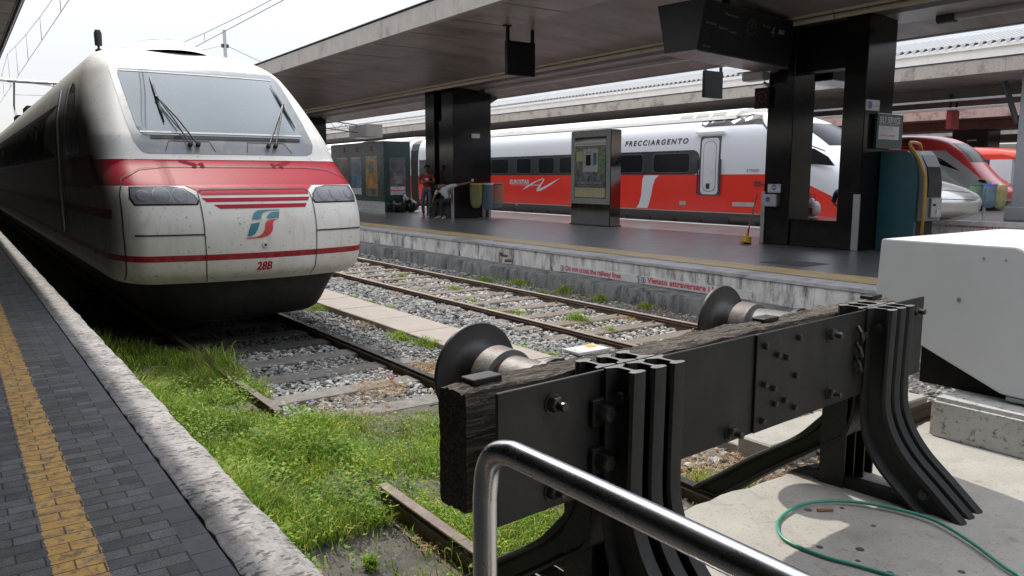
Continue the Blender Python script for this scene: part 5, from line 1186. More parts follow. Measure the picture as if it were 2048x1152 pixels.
# green ticket kiosk with posters
o = empty('ticket_kiosk', (14.2, 30, 0), 'dark green ticket machine kiosk with three posters on its long side, behind the white train', 'kiosk')
b = MB(); b.box(13.62, 14.78, 27.58, 32.7, .40, 2.72); b.bevel(.02, 1); b.build('cabin', M['green_k'], o)
b = MB(); b.box(13.64, 14.76, 27.60, 32.68, 0, .395); b.build('base', M['inox'], o)
M['p_red'] = mat('poster_rust', (.17, .07, .045), .22, var=.8, scale=3); M['p_blue'] = mat('poster_blue', (.10, .17, .27), .22, var=.6, scale=3); M['p_yel'] = mat('poster_orange', (.36, .20, .05), .22, var=.6, scale=3); M['p_blk'] = mat('poster_dark', (.09, .09, .10), .22, var=.9, scale=3)
for (y0, y1, m) in ((30.95, 32.0, 'p_red'), (29.6, 30.6, 'p_blue'), (28.15, 29.2, 'p_yel')):
    q = poster(y0, y1, .62, 2.12, M[m], 13.617, o, 'poster'); poster(y0 - .01, y1 + .01, 2.10, 2.16, M['signw'], 13.614, q, 'poster_rail')
    poster(y0 + .3, y1 - .3, 1.5, 1.95, M['p_blk'], 13.612, q, 'poster_figure'); poster(y0 + .05, y1 - .05, .65, .9, M['p_blk'] if m != 'p_blue' else M['signw'], 13.612, q, 'poster_caption')
MB().box(13.85, 14.55, 27.572, 27.578, .62, 2.1).build('poster', M['p_blk'], o); MB().box(13.88, 14.52, 27.565, 27.571, .66, .98).build('poster_caption', M['po4'], o); MB().box(13.88, 14.52, 27.56, 27.564, .80, .84).build('poster_line', M['red_txt'], o); MB().box(14.05, 14.4, 27.565, 27.571, 1.1, 1.5).build('poster_figure', M['po1'], o)
for yy in (28.6, 29.9, 31.2): MB().box(13.605, 13.61, yy, yy + .18, 2.36, 2.56).build('red_badge', M['red_txt'], o)
# bin bags beside the kiosk
def blob(name, cx, cy, cz, rx, ry, rz, m, par, seed, amp=.18, sub=3):
    bm = bmesh.new(); bmesh.ops.create_icosphere(bm, subdivisions=sub, radius=1); r_ = random.Random(seed); ph = [r_.uniform(0, 6) for _ in range(6)]
    for v in bm.verts:
        p = v.co; k = 1 + amp * (math.sin(5 * p.x + ph[0]) * math.sin(4 * p.y + ph[1]) + .5 * math.sin(11 * p.z + ph[2] + 3 * p.x) * math.sin(9 * p.y + ph[3])) + r_.uniform(-.02, .02)
        v.co = Vector((cx + p.x * k * rx, cy + p.y * k * ry, max(cz - rz * .92, cz + p.z * k * rz)))
    v = [tuple(q.co) for q in bm.verts]; f = [tuple(q.index for q in p.verts) for p in bm.faces]; bm.free(); return MB().raw(v, f).build(name, m, par, smooth=True)
for (x, y, r_, h, lab) in ((14.05, 27.1, .30, .30, 'shiny black rubbish bag, left one of the pile at the kiosk corner'), (14.45, 27.0, .28, .26, 'shiny black rubbish bag, right one of the pile at the kiosk corner'), (14.25, 27.25, .25, .36, 'black rubbish bag at the back of the pile against the kiosk')):
    o = blob('rubbish_bag', x, y, h * .92, r_, r_, h, M['binbag'], None, int(x * 10)); MB().raw(*[[(x + .03 * math.cos(k), y + .03 * math.sin(k), h * 1.75) for k in range(0, 6)] + [(x, y, h * 2.05)], [(k, (k + 1) % 6, 6) for k in range(6)]]).build('tied_neck', M['binbag'], o); tag(o, lab, 'rubbish bag')
# hanging waste bags
def bag_ring(x, y, z, r, h, mb, mr, lab, grp):
    o = empty('waste_bag', (x, y, z - h), lab, 'waste bag', grp)
    MB().lathe((x, y, z - .05), (0, 0, 1), [(0, r), (.05, r * 1.03), (.055, r * .85), (.0, r * .85)], 20).build('rim', mr, o, smooth=True, angle=.6)
    P = []
    for k in range(9):
        t = k / 8; rr = r * (.98 - .15 * t + .12 * math.sin(3.1 * t)) * (1 if k < 8 else .55); P.append([(x + rr * (1 + .05 * math.sin(5 * a + 3 * t)) * math.cos(a), y + rr * (1 + .06 * math.sin(7 * a + x)) * math.sin(a), z - .04 - (h - .04) * t) for a in [2 * math.pi * j / 24 for j in range(24)]])
    MB().grid(P, close=True).build('bag', mb, o, smooth=True); return o
M['rim_g'] = mat('green_rim', (.03, .14, .05), .4); M['rim_b'] = mat('blue_rim', (.03, .10, .36), .4); M['rim_y'] = mat('yellow_rim', (.55, .33, .02), .4)
bag_ring(14.00, 21.65, 1.14, .19, .80, M['bag_y'], M['rim_y'], 'yellowish waste bag on a yellow ring, reached by the bending man', 'waste bags by the far pillar')
bag_ring(14.42, 21.60, 1.14, .19, .88, M['bag_b'], M['signw'], 'pale blue waste bag on a white ring, middle one by the far pillar', 'waste bags by the far pillar')
bag_ring(14.85, 21.65, 1.14, .20, .80, M['bag_g'], M['rim_g'], 'greenish waste bag on a green ring, right one by the far pillar', 'waste bags by the far pillar')
o = empty('bag_stand', (14.6, 21.8, 0), 'steel post holding the hanging waste bags by the far pillar', 'stand'); MB().box(14.62, 14.70, 21.82, 21.90, 0, 1.15).build('post', M['steel'], o); MB().box(13.9, 15.0, 21.84, 21.88, 1.08, 1.12).build('arm', M['steel'], o)
bag_ring(25.62, 11.38, 1.12, .19, .62, M['bag_g'], M['rim_g'], 'dim green waste bag on a green ring in front of the red train', 'waste bags on the platform beyond')
bag_ring(25.62, 10.98, 1.12, .19, .70, M['bag_b'], M['rim_b'], 'blue waste bag on a blue ring in front of the red train', 'waste bags on the platform beyond')
bag_ring(25.75, 10.72, 1.10, .17, .70, M['bag_y'], M['rim_y'], 'yellow waste bag on a yellow ring in front of the red train', 'waste bags on the platform beyond')
o = empty('bag_stand', (25.75, 11.15, 0), 'grey pole between the three waste bags in front of the red train', 'stand'); MB().tube([(25.8, 11.18, 0), (25.8, 11.18, 1.1)], .045, 8).build('post', M['steel'], o, smooth=True, angle=.8); MB().lathe((25.8, 11.18, 0), (0, 0, 1), [(0, .16), (.02, .16)], 14).build('foot', M['steel'], o)
# signs and boxes on the near pillar
def plate_sign(name, lab, x0, y0, y1, z0, z1, m, cat='sign'): o = MB().box(x0, 13.398, y0, y1, z0, z1).bevel(.003, 1).build(name, m); return tag(o, lab, cat)
o = plate_sign('no_smoking_sign', 'small white sign with a blue disc on the near pillar, above the intercom box', 13.385, 9.60, 9.90, 1.03, 1.20, M['signw'])
MB().lathe((13.384, 9.75, 1.135), (-1, 0, 0), [(0, .055), (.002, .055)], 22).build('blue_disc', M['blue'], o); MB().box(13.380, 13.3815, 9.71, 9.79, 1.12, 1.15).build('pictogram', M['signw'], o)
text_obj('small_print', 'vietato fumare', .028, (13.3835, 9.86, 1.045), (0, -1, 0), (0, 0, 1), M['blk_txt'], o, width=.22)
o = empty('intercom_box', (13.33, 9.75, .76), 'grey metal box with a blue round button, under the small white pillar sign', 'intercom'); MB().box(13.27, 13.398, 9.60, 9.92, .76, 1.0).bevel(.012, 2).build('case', M['steel'], o)
MB().lathe((13.269, 9.80, .90), (-1, 0, 0), [(0, .05), (.004, .05)], 20).build('button', M['blue'], o)
o = empty('spiral_sign', (13.33, 10.08, 2.7), 'black square sign with a dim red spiral on the near pillar', 'sign'); MB().box(13.30, 13.398, 9.90, 10.25, 2.70, 3.10).bevel(.006, 1).build('case', M['black'], o)
sp = [(13.298, 10.075 - (.012 + .0145 * t) * math.cos(t), 2.90 + (.012 + .0145 * t) * math.sin(t)) for t in [k * .3 for k in range(36)]]
MB().tube(sp, .008, 5).build('spiral', mat('dim_red', (.30, .03, .02), .5), o, smooth=True)
o = empty('security_camera', (13.2, 10.05, 3.25), 'pale surveillance camera on a bracket high on the near pillar', 'camera'); MB().box(13.0, 13.25, 9.85, 10.35, 3.22, 3.38).bevel(.02, 2).build('housing', M['tube'], o); MB().tube([(13.25, 10.0, 3.2), (13.39, 9.95, 3.1)], .025, 8).build('bracket', M['steel'], o); MB().box(12.97, 13.28, 9.8, 10.45, 3.385, 3.40).build('sunshield', M['tube'], o)
# broom
o = empty('broom', (13.2, 10.2, 0), 'broom with yellow bristles leaning on the near pillar', 'broom'); MB().tube([(13.10, 10.12, .20), (13.33, 10.10, 1.0)], .014, 8).build('handle', mat('wooden_handle', (.20, .09, .05), .5), o, smooth=True, angle=.8)
MB().lathe((13.10, 10.12, .20), (-.28, .02, -1), [(0, .035), (.04, .05), (.06, .09), (.19, .12)], 12).build('bristles', M['yellow'], o); MB().tube([(13.10, 10.12, .18), (13.13, 10.12, .30)], .024, 8).build('red_collar', M['red_txt'], o)
# bag on the bench
o = blob('shopping_bag', 14.4, 9.55, .70, .16, .15, .19, M['signw'], None, 4, .12); tag(o, 'white plastic shopping bag standing on the bench of the near pillar', 'bag')
MB().box(14.22, 14.235, 9.42, 9.68, .60, .72).build('red_print', M['red_txt'], o); MB().tube([(14.4, 9.48, .86), (14.4, 9.50, .99), (14.4, 9.60, .99), (14.4, 9.62, .86)], .012, 6).build('handle', mat('violet_handle', (.12, .05, .35), .5), o)
# self-service sign and ticket machine at the end of the pillar
o = empty('self_service_sign', (14.1, 7.87, 1.85), 'dark panel reading SELF SERVICE above the teal ticket machine', 'sign'); MB().box(13.68, 14.56, 7.84, 7.90, 1.85, 2.48).bevel(.006, 1).build('panel', M['green_k'], o)
text_obj('lettering', 'SELF SERVICE', .15, (13.74, 7.836, 2.32), (1, 0, 0), (0, 0, 1), M['signw'], o, width=.70, bold=.003); MB().box(13.73, 14.42, 7.836, 7.839, 2.02, 2.26).build('white_field', M['signw'], o)
text_obj('lettering', 'BIGLIETTERIA AUTOMATICA', .05, (13.74, 7.835, 2.275), (1, 0, 0), (0, 0, 1), M['signw'], o, width=.66); text_obj('small_print', 'CARTE  CONTANTI', .05, (13.78, 7.834, 2.07), (1, 0, 0), (0, 0, 1), M['red_txt'], o, width=.5)
o = empty('no_smoking_sign', (13.6, 7.9, 2.5), 'small white sign with a blue disc just above the SELF SERVICE panel', 'sign'); MB().box(13.40, 13.82, 7.90, 7.926, 2.52, 2.71).bevel(.003, 1).build('plate', M['signw'], o); MB().lathe((13.50, 7.899, 2.615), (0, -1, 0), [(0, .07), (.002, .07)], 20).build('blue_disc', M['blue'], o); text_obj('small_print', 'vietato fumare', .04, (13.59, 7.898, 2.60), (1, 0, 0), (0, 0, 1), M['blk_txt'], o, width=.2)
o = empty('ticket_machine', (14.0, 7.4, 0), 'teal sided ticket machine with a yellow grab rail, at the near pillar', 'ticket machine')
MB().prism([(7.22, 0), (7.20, 1.2), (7.24, 1.5), (7.34, 1.74), (7.42, 1.80), (7.91, 1.80), (7.91, 0)], lambda p: (13.98, p[0], p[1]), lambda p: (14.055, p[0], p[1])).bevel(.006, 1).build('side_panel', M['teal'], o)
pf = [(7.12, .55), (7.12, 1.2), (7.16, 1.5), (7.28, 1.74), (7.36, 1.81), (7.9, 1.81), (7.9, .55)]
MB().prism(pf, lambda p: (14.06, p[0], p[1]), lambda p: (14.72, p[0], p[1])).bevel(.008, 1).build('front_case', M['machine'], o)
MB().box(14.08, 14.70, 7.24, 7.88, 0, .55).build('plinth', M['black'], o)
MB().prism([(7.105, .98), (7.105, 1.25), (7.15, 1.52), (7.26, 1.72), (7.29, 1.70), (7.19, 1.50), (7.14, 1.25), (7.14, .98)], lambda p: (14.20, p[0], p[1]), lambda p: (14.66, p[0], p[1])).build('screen', M['pane'], o)
MB().box(14.30, 14.66, 7.08, 7.115, .62, .96).build('keypad', M['steel'], o); MB().box(14.48, 14.58, 7.07, 7.079, .66, .76).build('receipt_slot', M['signw'], o); MB().box(14.36, 14.44, 7.07, 7.079, .82, .86).build('card_slot', M['black'], o)
MB().tube([(14.02, 7.08, .2), (14.04, 7.08, .9), (14.04, 7.10, 1.35), (13.98, 7.18, 1.62), (13.87, 7.31, 1.88), (13.87, 7.33, 1.93), (13.92, 7.34, 1.95), (14.15, 7.36, 1.95), (14.30, 7.37, 1.93), (14.38, 7.38, 1.87), (14.42, 7.4, 1.80)], .026, 10).build('grab_rail', M['yellow'], o, smooth=True)
# departure board
BA = math.radians(7.5); bu = Vector((math.cos(BA), math.sin(BA), 0)); bn = Vector((-math.sin(BA), math.cos(BA), 0)); B0 = Vector((10.14, 8.97, 0))
def BD(s, d, z): return B0 + bu * s + bn * d + Vector((0, 0, z))
o = empty('departure_board', tuple(BD(1.5, .4, 3.4)), 'big black departure board with clock and platform number 4 hanging by the near pillar', 'departure board', rz=BA)
MB().prism([(0.03, 3.41), (.66, 3.41), (.80, 4.20), (-.12, 4.20)], lambda p: BD(0 - (p[1] - 3.4) * .05, p[0], p[1]), lambda p: BD(3.05, p[0], p[1])).build('case', mat('board_case', (.026, .026, .027), .5, spec=.25), o)
MB().prism([(0.0, 3.385), (.69, 3.385), (.66, 3.41), (.03, 3.41)], lambda p: BD(0, p[0], p[1]), lambda p: BD(3.05, p[0], p[1])).build('underside', mat('board_underside', (.16, .15, .15), .3), o)
def bf(s, z, off=.004): return BD(s, .03 - (z - 3.41) * .15 / .79 - off, z)
MB().quad(bf(.02, 3.43), bf(3.04, 3.43), bf(3.04, 4.18), bf(.02, 4.18)).build('display', M['black'], o, recalc=False)
def btxt(t, size, s, z, m, w): return text_obj('lettering', t, size, (0, 0, 0), None or (1, 0, 0), (0, 0, 1), m, o, width=w, fn=lambda x, y: bf(s + x, z + y, .008))
M['dimw'] = mat('dim_lettering', (.16, .16, .16), .5)
for t, s, z, w in (('destinazione', .12, 3.83, .30), ('Stazione', .50, 3.80, .26), ('orario', .86, 3.77, .2), ('ritardo', .12, 3.47, .24), ('Partenze', .62, 4.02, .42), ('Binario', 1.85, 3.99, .26)): btxt(t, .06, s, z, M['dimw'], w)
btxt('4', .26, 2.17, 3.86, M['dimw'], .12); MB().raw([bf(2.42 + x, 3.93 + y, .008) for x, y in ((0, 0), (.22, 0), (.22, .08), (0, .08))], [(0, 1, 2, 3)]).build('panel_label', M['dimw'], o)
cb = MB()
for k in range(12): a = 2 * math.pi * k / 12; q = [(1.50 + r_ * math.sin(a + d), 3.93 + r_ * math.cos(a + d)) for r_, d in ((.12, -.05), (.12, .05), (.145, .04), (.145, -.04))]; cb.raw([bf(x, z, .008) for x, z in q], [(0, 1, 2, 3)])
cb.raw([bf(1.497 + x, 3.92 + z, .009) for x, z in ((0, 0), (.008, 0), (.008, .12), (0, .12))], [(0, 1, 2, 3)]); cb.build('clock_face', M['dimw'], o)
MB().box(11.2, 11.3, 9.3, 9.4, 4.2, 4.5).build('hanger', M['black'], o); MB().box(12.4, 12.5, 9.5, 9.6, 4.2, 4.5).build('hanger', M['black'], o)
# second board beyond between the pillars
o = empty('departure_board', (15, 9.5, 3.4), 'second dark board seen from below between the two shafts of the near pillar', 'departure board')
MB().prism([(9.2, 3.25), (9.9, 3.25), (10.0, 4.1), (9.1, 4.1)], lambda p: (14.33, p[0], p[1]), lambda p: (16.1, p[0], p[1])).build('case', M['black'], o); MB().box(14.35, 16.08, 9.22, 9.88, 3.235, 3.249).build('underside', M['po4'], o)
# hanging boxes
def hang_sign(c, w, z0, z1, zt, lab, d=.10, m='black'):
    x, y = c; o = empty('hanging_sign', (x, y, z0), lab, 'hanging sign', 'hanging signs')
    MB().box(x - w / 2, x + w / 2, y - d / 2, y + d / 2, z0, z1).bevel(.006, 1).build('panel', M[m], o)
    for s_ in (-1, 1): MB().box(x + s_ * (w / 2 - .045) - .03, x + s_ * (w / 2 - .045) + .03, y - .03, y + .03, z1, zt).build('hanger', M['black'], o); MB().box(x + s_ * (w / 2 - .045) - .10, x + s_ * (w / 2 - .045) + .07, y - .05, y + .05, zt - .03, zt).build('ceiling_plate', M['black'], o)
    return o
hang_sign((10.13, 13.9), .74, 3.49, 4.19, 4.5, 'square black sign box hanging from the canopy soffit, upper middle')
hang_sign((16.9, 14.4), .72, 3.45, 4.15, 4.5, 'smaller black sign box hanging left of the near pillar under the departure board')
hang_sign((30.0, 14.33), .55, 3.08, 3.75, 4.3, 'red hanging sign far right under the canopy above the red train', m='red_txt', d=.2)
tag(MB().tube([(10.2, 13.95, 4.49), (14.5, 13.3, 4.45)], .012, 5).build('conduit', M['black']), 'thin dark conduit on the soffit running right from the square hanging sign', 'conduit')
# monitor on a lattice arm
o = empty('platform_monitor', (18.4, 39.5, 3.5), 'boxy grey monitor on a lattice arm, right of the white train roof', 'monitor')
MB().box(17.9, 18.9, 38.3, 40.4, 3.45, 4.12).bevel(.03, 1).build('screen_box', mat('monitor_grey', (.13, .12, .11), .5), o)
b = MB()
for zz in (0, .5): b.tube([(14.2, 38.2, 4.35 - zz * .8), (18.0, 39.4, 4.1 - zz * .8)], .03, 5)
for k in range(8):
    t = k / 8; t2 = (k + 1) / 8; P_ = lambda t_, u_: (14.2 + 3.8 * t_, 38.2 + 1.2 * t_, 4.35 - .25 * t_ - u_ * .4); b.tube([P_(t, k % 2), P_(t2, (k + 1) % 2)], .015, 4)
b.build('lattice_arm', M['dark'], o)
# small notice on the far pillar
tag(MB().box(14.1, 14.42, 22.05, 22.066, 2.62, 2.76).build('small_notice', M['signw']), 'tiny white notice high on the far pillar', 'notice')
b = MB(); b.box(13.32, 13.398, 22.5, 22.75, .72, 1.10); tag(b.bevel(.01, 1).build('wall_box', M['steel']), 'small grey box with white label on the far pillar behind the bending man', 'box')
o = empty('loudspeaker', (15.0, 22.2, 3.8), 'dark loudspeaker at the top right corner of the far pillar', 'loudspeaker'); MB().prism([(14.9, 3.75), (15.25, 3.95), (15.15, 4.1), (14.9, 4.1)], lambda p: (p[0], 22.2, p[1]), lambda p: (p[0], 22.5, p[1])).build('horn_box', M['dark'], o)
# steel post at the right edge
o = empty('steel_post', (27.3, 10.8, 0), 'grey steel post with slanting braces at the right frame edge', 'post')
MB().box(27.0, 27.5, 10.45, 10.92, 0, 4.5).bevel(.02, 1).build('shaft', M['machine'], o); MB().box(26.85, 27.7, 10.3, 11.05, 0, .42).bevel(.02, 1).build('base', M['machine'], o)
for (y0, y1) in ((11.45, 11.0), (10.2, 10.75)): MB().prism([(-.09, -.06), (.09, -.06), (.09, .06), (-.09, .06)], lambda p: (26.95, y0 + p[0], 3.95 + .0), lambda p: (26.95, y1 + p[0], 3.05)).build('brace', M['machine'], o) if False else MB().tube([(27.1, y0, 4.3), (27.1, y1, 3.0)], .09, 4).build('brace', M['dark'], o)
for zz in (3.05, 2.98): pass
b = MB(); b.box(20, 60, 11.0, 11.1, 4.02, 4.10) if False else None
# lamp strip bars under the second canopy
for xx, zz in ((28.3, 3.93), (29.2, 3.72)):
    tag(MB().box(xx, xx + .14, -5, 60, zz, zz + .07).build('cable_tray', M['steel']), 'long grey cable tray under the second canopy, %s of the two' % ('upper' if zz > 3.8 else 'lower'), 'cable tray')

# ------------------------------------------------------------------ people
def skinned(name, verts, edges, radii, m, parent, sub=2, root=0):
    me = bpy.data.meshes.new(name); me.from_pydata(verts, edges, []); o = bpy.data.objects.new(name, me); COL.objects.link(o)
    md = o.modifiers.new('skin', 'SKIN'); md.use_smooth_shade = True
    for i, d in enumerate(me.skin_vertices[0].data):
        r = radii[i]; d.radius = r if isinstance(r, tuple) else (r, r); d.use_root = (i == root)
    ms = o.modifiers.new('sub', 'SUBSURF'); ms.levels = sub; ms.render_levels = sub
    dg = bpy.context.evaluated_depsgraph_get(); dg.update(); m2 = bpy.data.meshes.new_from_object(o.evaluated_get(dg)); m2.name = name
    bpy.data.objects.remove(o); bpy.data.meshes.remove(me); m2.materials.clear(); m2.materials.append(m)
    for p in m2.polygons: p.use_smooth = True
    o = bpy.data.objects.new(name, m2); COL.objects.link(o); o.parent = parent
    if parent: o.matrix_parent_inverse = parent.matrix_basis.inverted()
    return o
M['skin'] = mat('skin', (.20, .11, .075), .55, var=.08); M['jeans'] = mat('blue_jeans', (.06, .075, .11), .8, var=.2, scale=9); M['trous'] = mat('black_trousers', (.018, .018, .02), .8)
M['tee_red'] = mat('red_shirt', (.24, .02, .02), .8, var=.12); M['tee_white'] = mat('white_shirt', (.52, .54, .57), .8, var=.05); M['hair'] = mat('dark_hair', (.012, .01, .009), .6); M['shoe'] = mat('pale_shoe', (.35, .34, .33), .6)
def person(lab, J, shirt, pants, loc, shoe='shoe', sleeve=.5, printed=None):
    """J: joints in world space: pelvis, chest, neck, head, lsh, lel, lwr, rsh, rel, rwr, lhip, lkn, lan, ltoe, rhip, ... and facing vector"""
    o = empty('person', loc, lab, 'person'); V = {k: Vector(v) for k, v in J.items() if k not in ('face',)}; fc = Vector(J['face']).normalized()
    hd = V['head']; up = (hd - V['neck']).normalized(); sd_ = fc.cross(up).normalized(); vs, es, rs = [], [], []
    def add(p, r, par=None): vs.append(tuple(p)); rs.append(r); i = len(vs) - 1; (es.append((par, i)) if par is not None else None); return i
    pe = add(V['pelvis'], (.13, .10)); wa = add(V['pelvis'].lerp(V['chest'], .5), (.12, .09), pe); ch = add(V['chest'], (.14, .10), wa); ne = add(V['neck'], .055, ch); h0 = add(hd - up * .08, .062, ne); h1 = add(hd, .088, h0); h2 = add(hd + up * .07, .080, h1)
    for s_ in 'lr':
        sh = add(V[s_ + 'sh'], .052, ch); el = add(V[s_ + 'el'], .040, sh); wr = add(V[s_ + 'wr'], .026, el)
        d = (V[s_ + 'wr'] - V[s_ + 'el']).normalized(); lat = d.cross(fc if abs(d.dot(fc)) < .9 else up).normalized(); nm = d.cross(lat)
        pm = add(V[s_ + 'wr'] + d * .05, .027, wr)
        for q, ln in ((-.024, .062), (-.008, .074), (.008, .070), (.024, .055)):
            a = add(V[s_ + 'wr'] + d * .09 + lat * q, .0095, pm); c = add(V[s_ + 'wr'] + d * (.09 + ln * .55) + lat * q * 1.1 + nm * .010, .0085, a); add(V[s_ + 'wr'] + d * (.09 + ln) + lat * q * 1.1 + nm * .028, .0075, c)
        t = add(V[s_ + 'wr'] + d * .045 + lat * -.042 + nm * .012, .011, pm); add(V[s_ + 'wr'] + d * .085 + lat * -.058 + nm * .02, .009, t)
        hp_ = add(V[s_ + 'hip'], .078, pe); kn = add(V[s_ + 'kn'], .050, hp_); an = add(V[s_ + 'an'], .035, kn); add(V[s_ + 'toe'], .032, an)
    skinned('body', vs, es, rs, M['skin'], o)
    # face: nose, brow, ears
    b = MB(); fr = hd + fc * .088
    b.raw([fr - up * .03 - sd_ * .014, fr - up * .03 + sd_ * .014, fr + up * .015, fr - up * .028 + fc * .022], [(0, 1, 3), (1, 2, 3), (2, 0, 3), (0, 2, 1)]); b.build('nose', M['skin'], o)
    b = MB()
    for s_ in (-1, 1): b.lathe(fr + up * .012 + sd_ * s_ * .030 - fc * .006, fc, [(0, .010), (.006, .008)], 8)
    b.build('eye', M['hair'], o); b = MB(); b.lathe(fr - up * .055 - fc * .010, fc, [(0, .012), (.005, .01)], 8); b.build('mouth', mat('lips', (.16, .06, .05), .5), o)
    b = MB()
    for s_ in (-1, 1): b.lathe(hd + sd_ * s_ * .082, sd_ * s_, [(0, .022), (.012, .018)], 8)
    b.build('ear', M['skin'], o)
    # hair cap
    bm = bmesh.new(); bmesh.ops.create_icosphere(bm, subdivisions=3, radius=.105); c0 = hd + up * .022 - fc * .012
    keep = [v for v in bm.verts]; 
    bmesh.ops.delete(bm, geom=[v for v in bm.verts if (v.co.dot(up) < -.01 and v.co.dot(fc) > -.03) or (v.co.dot(fc) > .062 and v.co.dot(up) < .055) or v.co.dot(up) < -.06], context='VERTS')
    bm.verts.index_update(); v = [tuple(c0 + q.co * (1 + .04 * math.sin(q.co.x * 90) * math.sin(q.co.y * 80))) for q in bm.verts]; f = [tuple(q.index for q in p.verts) for p in bm.faces]; bm.free(); MB().raw(v, f).build('hair', M['hair'], o, smooth=True, recalc=False)
    # shirt
    vs, es, rs = [], [], []
    pe = add(V['pelvis'] + (V['chest'] - V['pelvis']) * .02, (.155, .125)); wa = add(V['pelvis'].lerp(V['chest'], .5), (.15, .118), pe); ch = add(V['chest'], (.165, .125), wa); add(V['chest'].lerp(V['neck'], .72), .085, ch)
    for s_ in 'lr': sh = add(V[s_ + 'sh'], .070, ch); add(V[s_ + 'sh'].lerp(V[s_ + 'el'], sleeve), .060, sh); add(V[s_ + 'sh'].lerp(V[s_ + 'el'], sleeve + .12), .058, len(vs) - 1)
    skinned('shirt', vs, es, rs, M[shirt], o)
    vs, es, rs = [], [], []
    pe = add(V['pelvis'], (.145, .115)); add(V['pelvis'].lerp(V['chest'], .18), (.14, .11), pe)
    for s_ in 'lr': hp_ = add(V[s_ + 'hip'], .092, pe); kn = add(V[s_ + 'kn'], .068, hp_); an = add(V[s_ + 'an'].lerp(V[s_ + 'kn'], .06), .056, kn)
    skinned('trousers', vs, es, rs, M[pants], o)
    for s_ in 'lr':
        a, t = V[s_ + 'an'], V[s_ + 'toe']; d = (t - a); d.z = 0; d.normalize(); l_ = d.cross(Vector((0, 0, 1))); gx = Vector((a.x, a.y, 0.0)); P = []
        for q, w, h in ((-.07, .03, .07), (-.05, .042, .10), (.02, .045, .10), (.10, .048, .065), (.17, .040, .045), (.20, .02, .03)):
            P.append([gx + d * q + l_ * w + Vector((0, 0, .004)), gx + d * q + l_ * w * .9 + Vector((0, 0, h * .6)), gx + d * q + Vector((0, 0, h)), gx + d * q - l_ * w * .9 + Vector((0, 0, h * .6)), gx + d * q - l_ * w + Vector((0, 0, .004))])
        bb = MB(); bb.grid(P, close=True); bb.quad(*P[0]); bb.quad(*P[-1]); bb.build('shoe', M[shoe], o, smooth=True)
    return o
p1 = person('man in red T-shirt and jeans leaning back against the far pillar, hands at his chest', dict(face=(-.55, -.8, 0), pelvis=(13.12, 23.34, .95), chest=(13.14, 23.36, 1.28), neck=(13.13, 23.34, 1.49), head=(13.08, 23.27, 1.64), lsh=(13.28, 23.22, 1.41), lel=(13.24, 23.02, 1.16), lwr=(13.02, 23.06, 1.20), rsh=(13.00, 23.52, 1.41), rel=(12.93, 23.55, 1.13), rwr=(12.93, 23.30, 1.16),
    lhip=(13.2, 23.26, .90), lkn=(13.12, 23.12, .50), lan=(13.16, 23.28, .08), ltoe=(13.06, 23.14, .03), rhip=(13.06, 23.44, .90), rkn=(12.98, 23.42, .50), ran=(13.06, 23.50, .08), rtoe=(12.96, 23.36, .03)), 'tee_red', 'jeans', (13.1, 23.3, 0))
poster_ = MB(); poster_.raw([Vector((12.98, 23.20, 1.22)), Vector((13.04, 23.10, 1.22)), Vector((13.04, 23.10, 1.30)), Vector((12.98, 23.22, 1.32))], [(0, 1, 2, 3)]); poster_.build('shirt_print', M['signw'], p1)
p2 = person('man in white T-shirt sitting bent forward, reaching one arm to the waste bags', dict(face=(-.75, -.35, -.55), pelvis=(13.26, 22.12, .60), chest=(13.12, 22.20, .93), neck=(13.02, 22.24, 1.06), head=(12.94, 22.26, 1.02), lsh=(13.22, 21.95, 1.05), lel=(13.50, 21.74, 1.11), lwr=(13.76, 21.68, 1.17), rsh=(13.02, 22.44, .93), rel=(12.98, 22.62, .68), rwr=(12.96, 22.72, .46),
    lhip=(13.2, 22.02, .58), lkn=(12.86, 22.00, .56), lan=(13.02, 22.06, .08), ltoe=(12.9, 21.98, .03), rhip=(13.2, 22.22, .58), rkn=(12.86, 22.36, .56), ran=(13.02, 22.40, .08), rtoe=(12.9, 22.36, .03)), 'tee_white', 'trous', (13.2, 22.1, 0), sleeve=.45)
tag(MB().lathe((13.86, 21.66, 1.19), (.2, 0, 1), [(0, .03), (.09, .038), (.092, .03)], 12).build('paper_cup', M['signw'], smooth=True, angle=.7), 'small white cup in the bending man\'s outstretched hand', 'cup')
p3 = person('person in black clothes standing mostly hidden behind the near pillar, beyond the bench', dict(face=(.9, -.3, 0), pelvis=(15.65, 9.55, .62), chest=(15.62, 9.56, .95), neck=(15.6, 9.56, 1.12), head=(15.6, 9.56, 1.25), lsh=(15.6, 9.76, 1.05), lel=(15.62, 9.84, .80), lwr=(15.8, 9.80, .66), rsh=(15.6, 9.36, 1.05), rel=(15.62, 9.28, .80), rwr=(15.8, 9.32, .66),
    lhip=(15.68, 9.64, .58), lkn=(16.05, 9.68, .52), lan=(16.0, 9.68, .08), ltoe=(16.12, 9.68, .03), rhip=(15.68, 9.46, .58), rkn=(16.05, 9.42, .52), ran=(16.0, 9.42, .08), rtoe=(16.12, 9.42, .03)), 'trous', 'trous', (15.65, 9.55, 0), shoe='rubber', sleeve=.9)
p3['label'] = 'person in black clothes sitting behind the near pillar beside the shopping bag'
